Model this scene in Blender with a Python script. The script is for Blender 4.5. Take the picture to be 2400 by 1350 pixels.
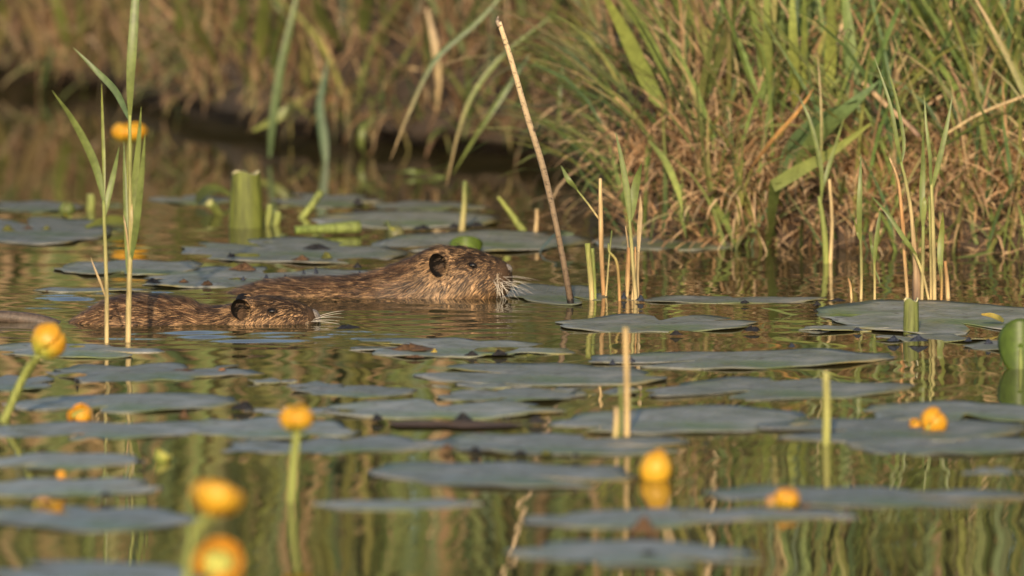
import bpy, math, random
import numpy as np
from mathutils import Vector, Matrix

for o in list(bpy.data.objects):
    bpy.data.objects.remove(o, do_unlink=True)
scene = bpy.context.scene
COL = scene.collection
R = math.radians
rng = np.random.default_rng(7)
random.seed(7)

# ------------------------------------------------------------------ camera
CAM_H = 1.31                                   # metres above the water
K = 1.6 / 15.0 / 2400.0                        # tangent per photo pixel
PITCH = math.atan(CAM_H / 15.0) - 30 * K       # downward
cam_d = bpy.data.cameras.new('camera')
cam = bpy.data.objects.new('camera', cam_d)
COL.objects.link(cam)
cam.location = (0, 0, CAM_H)
cam.rotation_euler = (math.pi / 2 - PITCH, 0, 0)
cam_d.sensor_width = 36
cam_d.lens = 36 / (2400 * K)
cam_d.clip_start = 0.1
cam_d.clip_end = 500
cam_d.dof.use_dof = True
cam_d.dof.focus_distance = 14.75
cam_d.dof.aperture_fstop = 5.0
scene.camera = cam

# ------------------------------------------------------------------ light
SUN_EL, SUN_AZ = R(17), R(184)
world = bpy.data.worlds.new('World')
scene.world = world
world.use_nodes = True
nt = world.node_tree
sky = nt.nodes.new('ShaderNodeTexSky')
sky.sky_type = 'NISHITA'
sky.sun_disc = False
sky.sun_elevation = SUN_EL
sky.sun_rotation = SUN_AZ
sky.air_density = 1.0
sky.dust_density = 1.0
bg = nt.nodes['Background']
bg.inputs['Strength'].default_value = 0.15
nt.links.new(sky.outputs[0], bg.inputs[0])
sun_d = bpy.data.lights.new('sun', 'SUN')
sun_d.energy = 3.9
sun_d.angle = R(0.6)
sun_d.color = (1.0, 0.80, 0.56)
sun = bpy.data.objects.new('sun', sun_d)
COL.objects.link(sun)
sp = Vector((math.sin(SUN_AZ) * math.cos(SUN_EL), math.cos(SUN_AZ) * math.cos(SUN_EL), math.sin(SUN_EL)))
sun.rotation_euler = (-sp).to_track_quat('-Z', 'Y').to_euler()
sun.location = (-2, -10, 8)
scene.view_settings.view_transform = 'Standard'
scene.view_settings.look = 'None'
scene.view_settings.exposure = 0.60
scene.view_settings.gamma = 1.0
scene.render.engine = 'CYCLES'

# ------------------------------------------------------------------ helpers
def ray(x, y):
    cx, cy = (x - 1200) * K, (675 - y) * K
    c, s = math.cos(PITCH), math.sin(PITCH)
    return np.array([cx, c + cy * s, -s + cy * c])
def W(x, y, z=0.0):                            # photo pixel -> point at height z
    r = ray(x, y)
    t = (z - CAM_H) / r[2]
    return np.array([0, 0, CAM_H]) + r * t
def P(x, y, Y):                                # photo pixel -> point at distance Y
    r = ray(x, y)
    return np.array([0, 0, CAM_H]) + r * (Y / r[1])
def S(Y):                                      # metres per photo pixel at distance Y
    return Y * K

def mesh_obj(name, verts, faces, mat, parent=None, smooth=True, col=None, uv=None):
    me = bpy.data.meshes.new(name)
    me.from_pydata([tuple(v) for v in verts], [], [tuple(int(i) for i in f) for f in faces])
    return finish(name, me, mat, parent, smooth, col, uv)
def fast_obj(name, verts, quads, tris, mat, parent=None, smooth=True, col=None):
    me = bpy.data.meshes.new(name)
    verts = np.asarray(verts, dtype=np.float32)
    quads = np.asarray(quads, dtype=np.int32).reshape(-1, 4)
    tris = np.asarray(tris, dtype=np.int32).reshape(-1, 3)
    me.vertices.add(len(verts))
    me.vertices.foreach_set('co', verts.ravel())
    loops = np.concatenate([quads.ravel(), tris.ravel()]).astype(np.int32)
    me.loops.add(len(loops))
    me.loops.foreach_set('vertex_index', loops)
    tot = np.concatenate([np.full(len(quads), 4), np.full(len(tris), 3)]).astype(np.int32)
    start = np.concatenate([[0], np.cumsum(tot)[:-1]]).astype(np.int32)
    me.polygons.add(len(tot))
    me.polygons.foreach_set('loop_start', start)
    me.polygons.foreach_set('loop_total', tot)
    me.update(calc_edges=True)
    me.validate()
    return finish(name, me, mat, parent, smooth, col, None)
def finish(name, me, mat, parent, smooth, col, uv):
    if smooth:
        me.polygons.foreach_set('use_smooth', np.ones(len(me.polygons), dtype=bool))
    if col is not None:
        a = me.color_attributes.new('Col', 'FLOAT_COLOR', 'POINT')
        c = np.ones((len(me.vertices), 4), dtype=np.float32)
        c[:, :3] = np.asarray(col, dtype=np.float32)
        a.data.foreach_set('color', c.ravel())
    if uv is not None:
        a = me.attributes.new('leaf', 'FLOAT_VECTOR', 'POINT')
        a.data.foreach_set('vector', np.asarray(uv, dtype=np.float32).ravel())
    me.materials.append(mat)
    o = bpy.data.objects.new(name, me)
    COL.objects.link(o)
    if parent:
        o.parent = parent
    return o
def tag(o, label, cat, group=None):
    o['label'] = label
    o['category'] = cat
    if group:
        o['group'] = group
    return o
def stuff(o, label=None, cat=None):
    o['kind'] = 'stuff'
    if label:
        o['label'] = label
        o['category'] = cat
    return o
def thing(name, loc, label, cat, group=None, rz=0.0):
    o = bpy.data.objects.new(name, None)
    o.empty_display_size = 0.03
    o.location = tuple(loc)
    o.rotation_euler = (0, 0, rz)
    COL.objects.link(o)
    return tag(o, label, cat, group)

def spline(pts, n):                            # Catmull-Rom through points
    pts = np.asarray(pts, float)
    if len(pts) == 2:
        t = np.linspace(0, 1, n)[:, None]
        return pts[0] * (1 - t) + pts[1] * t
    p = np.vstack([2 * pts[0] - pts[1], pts, 2 * pts[-1] - pts[-2]])
    out = []
    m = len(pts) - 1
    for u in np.linspace(0, m, n):
        i = min(int(u), m - 1)
        t = u - i
        a, b, c, d = p[i], p[i + 1], p[i + 2], p[i + 3]
        out.append(0.5 * ((2 * b) + (c - a) * t + (2 * a - 5 * b + 4 * c - d) * t * t + (-a + 3 * b - 3 * c + d) * t ** 3))
    return np.array(out)

def tube(path, radii, seg=8, cap=True, squash=1.0):
    path = np.asarray(path, float)
    n = len(path)
    radii = np.interp(np.linspace(0, 1, n), np.linspace(0, 1, len(radii)), radii)
    tan = np.gradient(path, axis=0)
    tan /= np.linalg.norm(tan, axis=1)[:, None] + 1e-9
    ref = np.array([0, 1.0, 0])
    if abs(tan[0] @ ref) > 0.9:
        ref = np.array([1.0, 0, 0])
    V, F = [], []
    for i in range(n):
        a = np.cross(tan[i], ref); a /= np.linalg.norm(a) + 1e-9
        b = np.cross(tan[i], a)
        for j in range(seg):
            t = 2 * math.pi * j / seg
            V.append(path[i] + radii[i] * (a * math.cos(t) + b * squash * math.sin(t)))
    for i in range(n - 1):
        for j in range(seg):
            F.append((i * seg + j, i * seg + (j + 1) % seg, (i + 1) * seg + (j + 1) % seg, (i + 1) * seg + j))
    if cap:
        F.append(tuple(range(seg))[::-1])
        F.append(tuple((n - 1) * seg + j for j in range(seg)))
    return np.array(V), F

def blade(path, widths, side=None, fold=0.25, twist=0.0):
    """V-folded leaf blade along a path; side = direction of the width."""
    path = np.asarray(path, float)
    n = len(path)
    w = np.interp(np.linspace(0, 1, n), np.linspace(0, 1, len(widths)), widths)
    tan = np.gradient(path, axis=0)
    tan /= np.linalg.norm(tan, axis=1)[:, None] + 1e-9
    V = []
    for i in range(n):
        s = np.array(side if side is not None else (1, 0, 0), float)
        s = s - tan[i] * (s @ tan[i])
        if np.linalg.norm(s) < 1e-3:
            s = np.cross(tan[i], (0, 1, 0))
        s /= np.linalg.norm(s)
        nn = np.cross(tan[i], s)
        a = twist * i / n
        s2 = s * math.cos(a) + nn * math.sin(a)
        n2 = np.cross(tan[i], s2)
        h = w[i] / 2
        V += [path[i] - s2 * h + n2 * h * fold, path[i], path[i] + s2 * h + n2 * h * fold]
    F = []
    for i in range(n - 1):
        for j in range(2):
            a = i * 3 + j
            F.append((a, a + 1, a + 4, a + 3))
    return np.array(V), F

# smooth random field
_fr = np.random.default_rng(3)
_fk = _fr.normal(size=(10, 2)); _fk /= np.linalg.norm(_fk, axis=1)[:, None]
_fp = _fr.uniform(0, 6.28, 10); _fs = _fr.uniform(0.6, 1.9, 10)
def field(x, y, scale, seed=0.0):
    v = 0
    for k, p, s in zip(_fk, _fp, _fs):
        v = v + np.sin((k[0] * x + k[1] * y) * scale * s * 6.283 + p + seed * 3.7 * s)
    return v / 3.2

# ------------------------------------------------------------------ materials
def new_mat(name):
    m = bpy.data.materials.new(name)
    m.use_nodes = True
    return m, m.node_tree, m.node_tree.nodes['Principled BSDF']
def node(t, kind, **kw):
    n = t.nodes.new(kind)
    for k, v in kw.items():
        setattr(n, k, v)
    return n
def noise(t, scale, detail=4, rough=0.6, vec=None):
    n = node(t, 'ShaderNodeTexNoise')
    n.inputs['Scale'].default_value = scale
    n.inputs['Detail'].default_value = detail
    n.inputs['Roughness'].default_value = rough
    if vec is not None:
        t.links.new(vec, n.inputs['Vector'])
    return n
def ramp(t, fac, stops):
    r = node(t, 'ShaderNodeValToRGB')
    el = r.color_ramp.elements
    while len(el) < len(stops):
        el.new(0.5)
    for e, (p, c) in zip(el, stops):
        e.position = p
        e.color = (*c, 1)
    t.links.new(fac, r.inputs[0])
    return r
def mix(t, a, b, fac, mode='MIX'):
    m = node(t, 'ShaderNodeMix', data_type='RGBA', blend_type=mode)
    for sock, v in ((m.inputs[6], a), (m.inputs[7], b)):
        if isinstance(v, (tuple, list)):
            sock.default_value = (*v, 1)
        else:
            t.links.new(v, sock)
    if isinstance(fac, (int, float)):
        m.inputs[0].default_value = fac
    else:
        t.links.new(fac, m.inputs[0])
    return m.outputs[2]

def leafy(name, rough=0.5, trans=0.3, attr=True, base=(0.1, 0.13, 0.03), spec=0.4, var=0.35, scale=60, stretch=None):
    m, t, b = new_mat(name)
    tc = node(t, 'ShaderNodeTexCoord')
    vec = tc.outputs['Object']
    if stretch:
        mp = node(t, 'ShaderNodeMapping'); mp.inputs['Scale'].default_value = stretch
        t.links.new(vec, mp.inputs[0]); vec = mp.outputs[0]
    n = noise(t, scale, 4, 0.65, vec)
    if attr:
        a = node(t, 'ShaderNodeAttribute', attribute_name='Col')
        c = a.outputs['Color']
    else:
        rgb = node(t, 'ShaderNodeRGB'); rgb.outputs[0].default_value = (*base, 1)
        c = rgb.outputs[0]
    r = ramp(t, n.outputs[0], [(0.3, (1 - var,) * 3), (0.7, (1 + var * 0.6,) * 3)])
    c = mix(t, c, r.outputs[0], 1.0, 'MULTIPLY')
    t.links.new(c, b.inputs['Base Color'])
    b.inputs['Roughness'].default_value = rough
    b.inputs['Specular IOR Level'].default_value = spec
    if trans > 0:
        tr = node(t, 'ShaderNodeBsdfTranslucent')
        t.links.new(c, tr.inputs['Color'])
        ms = node(t, 'ShaderNodeMixShader')
        ms.inputs[0].default_value = trans
        t.links.new(b.outputs[0], ms.inputs[1])
        t.links.new(tr.outputs[0], ms.inputs[2])
        t.links.new(ms.outputs[0], t.nodes['Material Output'].inputs['Surface'])
    return m
M_GRASS = leafy('grass_blades', 0.55, 0.25)
M_LEAF = leafy('reed_leaf', 0.45, 0.25)
M_STEM = leafy('reed_stem', 0.6, 0.0, var=0.55, scale=170, stretch=(1, 1, 0.10), spec=0.25)
M_SEPAL = leafy('yellow_sepal', 0.45, 0.30, var=0.18, scale=90)
M_FUR = leafy('fur_hair', 0.55, 0.0, var=0.0, spec=0.35)
M_SCRAP = leafy('rotten_leaf', 0.75, 0.0, var=0.6, scale=200, spec=0.2)

# water
m, t, b = new_mat('pond_water')
tc = node(t, 'ShaderNodeTexCoord')
n = noise(t, 1.3, 3, 0.5, tc.outputs['Object'])
r = ramp(t, n.outputs[0], [(0.3, (0.042, 0.036, 0.013)), (0.7, (0.066, 0.053, 0.020))])
t.links.new(r.outputs[0], b.inputs['Base Color'])
b.inputs['Roughness'].default_value = 0.015
b.inputs['IOR'].default_value = 1.333
M_WATER = m

# mud
m, t, b = new_mat('bank_mud')
tc = node(t, 'ShaderNodeTexCoord')
n = noise(t, 9, 6, 0.7, tc.outputs['Object'])
r = ramp(t, n.outputs[0], [(0.3, (0.030, 0.019, 0.011)), (0.55, (0.055, 0.034, 0.019)), (0.75, (0.10, 0.062, 0.035))])
t.links.new(r.outputs[0], b.inputs['Base Color'])
b.inputs['Roughness'].default_value = 0.8
n2 = noise(t, 40, 5, 0.7, tc.outputs['Object'])
bp = node(t, 'ShaderNodeBump'); bp.inputs['Strength'].default_value = 0.8; bp.inputs['Distance'].default_value = 0.02
t.links.new(n2.outputs[0], bp.inputs['Height']); t.links.new(bp.outputs[0], b.inputs['Normal'])
M_MUD = m

# lily pad upper side: waxy, with lateral veins
m, t, b = new_mat('lily_pad')
at = node(t, 'ShaderNodeAttribute', attribute_name='leaf')
oi = node(t, 'ShaderNodeObjectInfo')
sep = node(t, 'ShaderNodeSeparateXYZ'); t.links.new(at.outputs['Vector'], sep.inputs[0])
ab = node(t, 'ShaderNodeMath', operation='ABSOLUTE'); t.links.new(sep.outputs[1], ab.inputs[0])
ad = node(t, 'ShaderNodeMath', operation='MULTIPLY_ADD'); t.links.new(ab.outputs[0], ad.inputs[0]); ad.inputs[1].default_value = -0.9
t.links.new(sep.outputs[0], ad.inputs[2])
sn = node(t, 'ShaderNodeMath', operation='MULTIPLY'); t.links.new(ad.outputs[0], sn.inputs[0]); sn.inputs[1].default_value = 34
si = node(t, 'ShaderNodeMath', operation='SINE'); t.links.new(sn.outputs[0], si.inputs[0])
vr = ramp(t, si.outputs[0], [(0.80, (0, 0, 0)), (0.99, (1, 1, 1))])
tc = node(t, 'ShaderNodeTexCoord')
n = noise(t, 14, 6, 0.65, tc.outputs['Object'])
r = ramp(t, n.outputs[0], [(0.32, (0.070, 0.075, 0.042)), (0.45, (0.135, 0.138, 0.105)), (0.56, (0.19, 0.185, 0.16)), (0.68, (0.27, 0.25, 0.20))])
vf = node(t, 'ShaderNodeMath', operation='MULTIPLY'); t.links.new(vr.outputs[0], vf.inputs[0]); vf.inputs[1].default_value = 0.35
c = mix(t, r.outputs[0], (0.17, 0.17, 0.10), vf.outputs[0])
n3 = noise(t, 55, 4, 0.7, tc.outputs['Object'])
r3 = ramp(t, n3.outputs[0], [(0.58, (0, 0, 0)), (0.66, (1, 1, 1))])
c = mix(t, c, (0.05, 0.032, 0.018), r3.outputs[0])
er_ = ramp(t, sep.outputs[2], [(0.80, (0, 0, 0)), (1.0, (1, 1, 1))])
n5 = noise(t, 9, 4, 0.6, tc.outputs['Object'])
nr5 = ramp(t, n5.outputs[0], [(0.50, (0, 0, 0)), (0.62, (1, 1, 1))])
em = node(t, 'ShaderNodeMath', operation='MULTIPLY'); t.links.new(er_.outputs[0], em.inputs[0]); t.links.new(nr5.outputs[0], em.inputs[1])
c = mix(t, c, (0.26, 0.20, 0.07), em.outputs[0])
n6 = noise(t, 5, 3, 0.5, tc.outputs['Object'])
nr6 = ramp(t, n6.outputs[0], [(0.52, (0, 0, 0)), (0.66, (0.8, 0.8, 0.8))])
c = mix(t, c, (0.085, 0.12, 0.03), nr6.outputs[0])
hs = node(t, 'ShaderNodeHueSaturation')
mr = node(t, 'ShaderNodeMapRange'); mr.inputs[3].default_value = 0.75; mr.inputs[4].default_value = 1.25
t.links.new(oi.outputs['Random'], mr.inputs[0]); t.links.new(mr.outputs[0], hs.inputs['Value']); t.links.new(c, hs.inputs['Color'])
t.links.new(hs.outputs[0], b.inputs['Base Color'])
b.inputs['Roughness'].default_value = 0.38
b.inputs['IOR'].default_value = 1.5
n4 = noise(t, 22, 5, 0.6, tc.outputs['Object'])
rr = node(t, 'ShaderNodeMapRange'); rr.inputs[1].default_value = 0.3; rr.inputs[2].default_value = 0.7; rr.inputs[3].default_value = 0.30; rr.inputs[4].default_value = 0.72
t.links.new(n4.outputs[0], rr.inputs[0]); t.links.new(rr.outputs[0], b.inputs['Roughness'])
hsum = node(t, 'ShaderNodeMath', operation='MULTIPLY_ADD')
t.links.new(vr.outputs[0], hsum.inputs[0]); hsum.inputs[1].default_value = 0.12; t.links.new(n4.outputs[0], hsum.inputs[2])
bp = node(t, 'ShaderNodeBump'); bp.inputs['Strength'].default_value = 0.6; bp.inputs['Distance'].default_value = 0.006
t.links.new(hsum.outputs[0], bp.inputs['Height']); t.links.new(bp.outputs[0], b.inputs['Normal'])
M_PAD = m

# bare skin under the fur, ear, nose, eye, whiskers, tail
def plain(name, c1, c2, rough, scale=40, spec=0.5):
    m, t, b = new_mat(name)
    tc = node(t, 'ShaderNodeTexCoord')
    n = noise(t, scale, 5, 0.65, tc.outputs['Object'])
    r = ramp(t, n.outputs[0], [(0.35, c1), (0.65, c2)])
    t.links.new(r.outputs[0], b.inputs['Base Color'])
    b.inputs['Roughness'].default_value = rough
    b.inputs['Specular IOR Level'].default_value = spec
    bp = node(t, 'ShaderNodeBump'); bp.inputs['Strength'].default_value = 0.3; bp.inputs['Distance'].default_value = 0.001
    t.links.new(n.outputs[0], bp.inputs['Height']); t.links.new(bp.outputs[0], b.inputs['Normal'])
    return m
M_SKIN = plain('underfur', (0.025, 0.015, 0.008), (0.06, 0.034, 0.018), 0.9, 120, 0.2)
M_EAR = plain('ear_skin', (0.003, 0.0024, 0.002), (0.011, 0.008, 0.006), 0.7, 150, 0.15)
M_NOSE = plain('nose_skin', (0.08, 0.066, 0.055), (0.22, 0.19, 0.165), 0.7, 260, 0.25)
M_EYE = plain('eye_black', (0.004, 0.003, 0.002), (0.008, 0.005, 0.004), 0.05, 20)
M_WHISK = plain('whisker_white', (0.45, 0.40, 0.33), (0.62, 0.56, 0.47), 0.5, 20)
M_TAIL = plain('tail_scaly', (0.04, 0.028, 0.020), (0.10, 0.07, 0.05), 0.65, 160)
M_STICK = None
m, t, b = new_mat('dead_stalk')
tc = node(t, 'ShaderNodeTexCoord')
a = node(t, 'ShaderNodeAttribute', attribute_name='Col')
mp = node(t, 'ShaderNodeMapping'); mp.inputs['Scale'].default_value = (1, 1, 1.6)
t.links.new(tc.outputs['Object'], mp.inputs[0])
n = noise(t, 110, 5, 0.75, mp.outputs[0])
r = ramp(t, n.outputs[0], [(0.33, (0.12, 0.09, 0.06)), (0.48, (0.9, 0.9, 0.9)), (0.75, (1.15, 1.12, 1.05))])
c = mix(t, a.outputs['Color'], r.outputs[0], 1.0, 'MULTIPLY')
t.links.new(c, b.inputs['Base Color']); b.inputs['Roughness'].default_value = 0.6
M_STICK = m

# ------------------------------------------------------------------ shoreline and bank
shore_px = [(-900, 150), (-300, 180), (0, 203), (250, 222), (450, 285), (650, 318), (900, 345), (1200, 372), (1380, 395),
            (1425, 480), (1470, 552), (1650, 572), (1900, 580), (2150, 588), (2400, 596), (2900, 600)]
sh = np.array([W(x, y) for x, y in shore_px])
SX = np.concatenate([[-16, -5], sh[:, 0], [4, 16]])
SY = np.concatenate([[23.5, 22.0], sh[:, 1], [15.6, 15.0]])
def shore(x):
    return np.interp(x, SX, SY) + 0.035 * field(np.asarray(x, float), 0 * np.asarray(x, float), 1.6, 2) + 0.012 * field(np.asarray(x, float), 0, 7.0, 5)
PROF = np.array([(0.45, -0.40), (0.22, -0.12), (0.16, -0.02), (0.13, 0.012), (0.06, 0.026), (0.0, 0.038), (0.01, 0.058), (0.08, 0.11),
                 (0.30, 0.20), (0.8, 0.29), (2.0, 0.36), (6.0, 0.45), (30.0, 0.6)])
PROF_R = np.array([(0.45, -0.40), (0.10, -0.12), (0.03, -0.03), (0.02, 0.0), (0.03, 0.025), (0.04, 0.05), (0.055, 0.08), (0.09, 0.12),
                 (0.30, 0.22), (0.8, 0.32), (2.0, 0.40), (6.0, 0.50), (30.0, 0.6)])
def right_side(x):
    return np.clip((np.asarray(x, float) - 0.10) / 0.08, 0, 1)
def bank_top(off, x):
    a = np.interp(off, PROF[5:, 0], PROF[5:, 1])
    b = np.interp(off, PROF_R[3:, 0], PROF_R[3:, 1])
    r = right_side(x)
    return a * (1 - r) + b * r
xs = np.concatenate([np.linspace(-16, -2.5, 30), np.linspace(-2.4, 2.4, 260), np.linspace(2.5, 16, 30)])
V, Q = [], []
npf = len(PROF)
ys = shore(xs)
for x, y in zip(xs, ys):
    rs = float(right_side(x))
    for i, (o, z) in enumerate(PROF * (1 - rs) + PROF_R * rs):
        amp = 0.02 if o < 1 else 0.05
        jx = amp * field(x * 1.0, i * 0.37, 5.0, 1)
        jz = 0.014 * field(x, i * 0.51, 4.0, 9) * (1 if o < 0.5 else 3)
        V.append((x, y + o + jx * (0.6 if i > 2 else 0.3), z + (jz if i > 2 else 0)))
for a_ in range(len(xs) - 1):
    for i in range(npf - 1):
        k = a_ * npf + i
        Q.append((k, k + npf, k + npf + 1, k + 1))
bank = fast_obj('bank', V, Q, [], M_MUD)
bank['kind'] = 'structure'

# ------------------------------------------------------------------ water surface with real ripples
def axis(lo, hi, step, far):
    mid = np.arange(lo, hi, step)
    g = np.geomspace(step * 2, far, 26)
    return np.concatenate([lo - g[::-1], mid, hi + g])
gx = axis(-1.0, 1.0, 0.0105, 28)
gy = axis(10.7, 16.8, 0.0078, 22)
GX, GY = np.meshgrid(gx, gy)
small_at = W(500, 760)[:2]
big_at = W(900, 702)[:2]
def env(cx, cy, rx, ry):
    return np.exp(-((GX - cx) / rx) ** 2 - ((GY - cy) / ry) ** 2)
p1, p2, p3, p4 = W(560, 785), W(200, 690), W(820, 735), W(120, 720)
E = (1.5 * env(p1[0], p1[1], 0.30, 0.14) + 0.60 * env(p2[0], p2[1], 0.26, 0.18) + 0.75 * env(p3[0], p3[1], 0.30, 0.13)
     + 0.35 * env(p4[0], p4[1], 0.3, 0.3))
p5 = W(1750, 740)
E += 0.12 * env(p5[0], p5[1], 0.5, 0.35)
patch = 0.5 + 0.5 * field(GX, GY * 0.7, 1.3, 4)
E *= np.clip(0.45 + 0.9 * patch, 0.15, 1.4)
wr = np.random.default_rng(11)
Hh = np.zeros_like(GX)
H2 = np.zeros_like(GX)
for i in range(34):                            # wake wavelets, crests mostly across the view
    lam = wr.uniform(0.034, 0.10)
    ang = R(90) + wr.normal(0, 0.26)
    k = 2 * math.pi / lam
    Hh += 0.00017 * (lam / 0.07) * np.sin(k * (GX * math.cos(ang) + GY * math.sin(ang)) + wr.uniform(0, 6.28) + 0.9 * field(GX, GY, 1.1, i))
for i in range(26):                            # faint ambient ripple everywhere
    lam = wr.uniform(0.09, 0.40)
    ang = wr.uniform(0, 6.28)
    k = 2 * math.pi / lam
    H2 += 0.000050 * (lam / 0.12) * np.sin(k * (GX * math.cos(ang) + GY * math.sin(ang)) + wr.uniform(0, 6.28))
near = np.clip((GY - 10.2) / 4.0, 0.45, 1.0)
fade = np.clip((1.6 - np.abs(GX)) / 0.4, 0, 1) * np.clip((17.6 - GY) / 0.6, 0.15, 1) * np.clip((GY - 10.2) / 0.4, 0.0, 1)
Z = (Hh * E * 1.5 + H2 * 1.0 * near) * fade
nx, ny = len(gx), len(gy)
idx = np.arange(nx * ny).reshape(ny, nx)
Q = np.stack([idx[:-1, :-1], idx[:-1, 1:], idx[1:, 1:], idx[1:, :-1]], -1).reshape(-1, 4)
water = fast_obj('pond_water', np.stack([GX, GY, Z], -1).reshape(-1, 3), Q, [], M_WATER)
water['kind'] = 'structure'

# ------------------------------------------------------------------ grass as masses of single blades
PAL = {
    'green': [(0.085, 0.135, 0.036), (0.125, 0.172, 0.044), (0.062, 0.110, 0.044), (0.165, 0.195, 0.06)],
    'yellow': [(0.22, 0.21, 0.06), (0.17, 0.175, 0.045)],
    'dry': [(0.40, 0.265, 0.145), (0.32, 0.20, 0.105), (0.26, 0.155, 0.08), (0.46, 0.335, 0.19)],
    'brown': [(0.13, 0.078, 0.042), (0.19, 0.112, 0.060), (0.25, 0.145, 0.075)],
}
def pick(kinds, n, g):
    """kinds: list of (palette name, share)"""
    names = [k for k, _ in kinds]
    pr = np.array([s for _, s in kinds], float); pr /= pr.sum()
    ch = g.choice(len(names), n, p=pr)
    out = np.zeros((n, 3))
    for i, nm in enumerate(names):
        pal = np.array(PAL[nm])
        m_ = ch == i
        out[m_] = pal[g.integers(0, len(pal), m_.sum())]
    return out * g.uniform(0.8, 1.2, (n, 1))
def blades(name, base, az, th0, th1, length, width, col, tipcol, mat, seg=6, power=1.3, g=rng, taper=0.7):
    n = len(base)
    th0, th1, length, width, az = [np.broadcast_to(np.asarray(v, float), (n,)) for v in (th0, th1, length, width, az)]
    pos = np.zeros((n, seg + 1, 3)); pos[:, 0] = base
    curl = g.normal(0, 0.25, n)
    for i in range(seg):
        u = (i + 0.5) / seg
        th = th0 + (th1 - th0) * u ** power
        a = az + curl * u
        d = np.stack([np.sin(th) * np.cos(a), np.sin(th) * np.sin(a), np.cos(th)], -1)
        pos[:, i + 1] = pos[:, i] + d * (length / seg)[:, None]
    rot = g.uniform(-0.9, 0.9, n)
    wd = np.stack([-np.sin(az + rot), np.cos(az + rot), g.normal(0, 0.2, n)], -1)
    facing = g.random(n) < 0.55                 # many blades turn their flat side to the open water
    wd[facing] = np.stack([np.ones(facing.sum()), g.normal(0, 0.5, facing.sum()), g.normal(0, 0.25, facing.sum())], -1)
    wd /= np.linalg.norm(wd, axis=1)[:, None]
    V = np.zeros((n, 2 * seg + 1, 3)); C = np.zeros((n, 2 * seg + 1, 3))
    for i in range(seg):
        u = i / seg
        prof = min(1.0, 0.55 + 1.8 * u) * (1 - u ** 2.2) ** taper
        off = wd * (width * prof * 0.5)[:, None]
        V[:, 2 * i] = pos[:, i] - off
        V[:, 2 * i + 1] = pos[:, i] + off
        C[:, 2 * i] = C[:, 2 * i + 1] = col * (1 - u ** 2) + tipcol * u ** 2
    V[:, 2 * seg] = pos[:, seg]; C[:, 2 * seg] = tipcol
    st = (np.arange(n) * (2 * seg + 1))[:, None]
    q = []
    for i in range(seg - 1):
        q.append(st + np.array([2 * i, 2 * i + 1, 2 * i + 3, 2 * i + 2]))
    q = np.stack(q, 1).reshape(-1, 4)
    tr = (st + np.array([2 * seg - 2, 2 * seg - 1, 2 * seg])).reshape(-1, 3)
    return fast_obj(name, V.reshape(-1, 3), q, tr, mat, col=C.reshape(-1, 3))

def on_bank(n, x0, x1, o0, o1, g, p=1.0, clump=0.0, nc=40):
    x = g.uniform(x0, x1, n)
    if clump > 0:
        cx = g.uniform(x0, x1, nc)
        x = np.where(g.random(n) < clump, cx[g.integers(0, nc, n)] + g.normal(0, 0.03, n), x)
    o = o0 + (o1 - o0) * g.random(n) ** p
    z = bank_top(np.maximum(o, 0.012), x) - 0.015
    return np.stack([x, shore(x) + o, z], -1)

g = np.random.default_rng(21)
XR = 0.16                                      # left end of the near, right-hand tussock
U = g.uniform
DOWN = -math.pi / 2
def mass(name, label, cat, n, x0, x1, o0, o1, az, th0, th1, ln, wd, cols, tips, p=1.0, clump=0.4, nc=60, seg=6, power=1.3, z_add=None, gain=1.0):
    b_ = on_bank(n, x0, x1, o0, o1, g, p, clump, nc)
    pv = 0.5 + 0.5 * field(b_[:, 0], b_[:, 1], 2.6, 6)
    keep = g.random(n) < np.clip((0.6 if name in ('dry_grass', 'straw_litter') else 0.35) + 0.9 * pv, 0.2, 1)
    if name in ('green_grass', 'leaning_blades', 'edge_grass'):   # the straw-covered shoulder of the tussock carries little green
        sh_ = (b_[:, 0] > 0.17) & (b_[:, 0] < 0.54) & (b_[:, 2] < 0.21)
        keep &= ~(sh_ & (g.random(n) < 0.55))
    b_ = b_[keep]; n = len(b_); pv = pv[keep]
    if z_add:
        b_[:, 2] += U(*z_add, n)
    a_ = DOWN + g.normal(0, az, n) if az < 3 else U(0, 6.283, n)
    o = blades(name, b_, a_, U(*th0, n), U(*th1, n), U(*ln, n), wd[0] + (wd[1] - wd[0]) * g.random(n) ** 1.6, pick(cols, n, g) * gain * (0.75 + 0.5 * pv)[:, None], pick(tips, n, g) * gain, M_GRASS, seg=seg, power=power, g=g)
    return stuff(o, label, cat)
DRY = [('dry', 0.7), ('brown', 0.35)]
GRN = [('green', 0.7), ('yellow', 0.3)]
STRW = [('dry', 0.85), ('brown', 0.15)]
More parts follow.
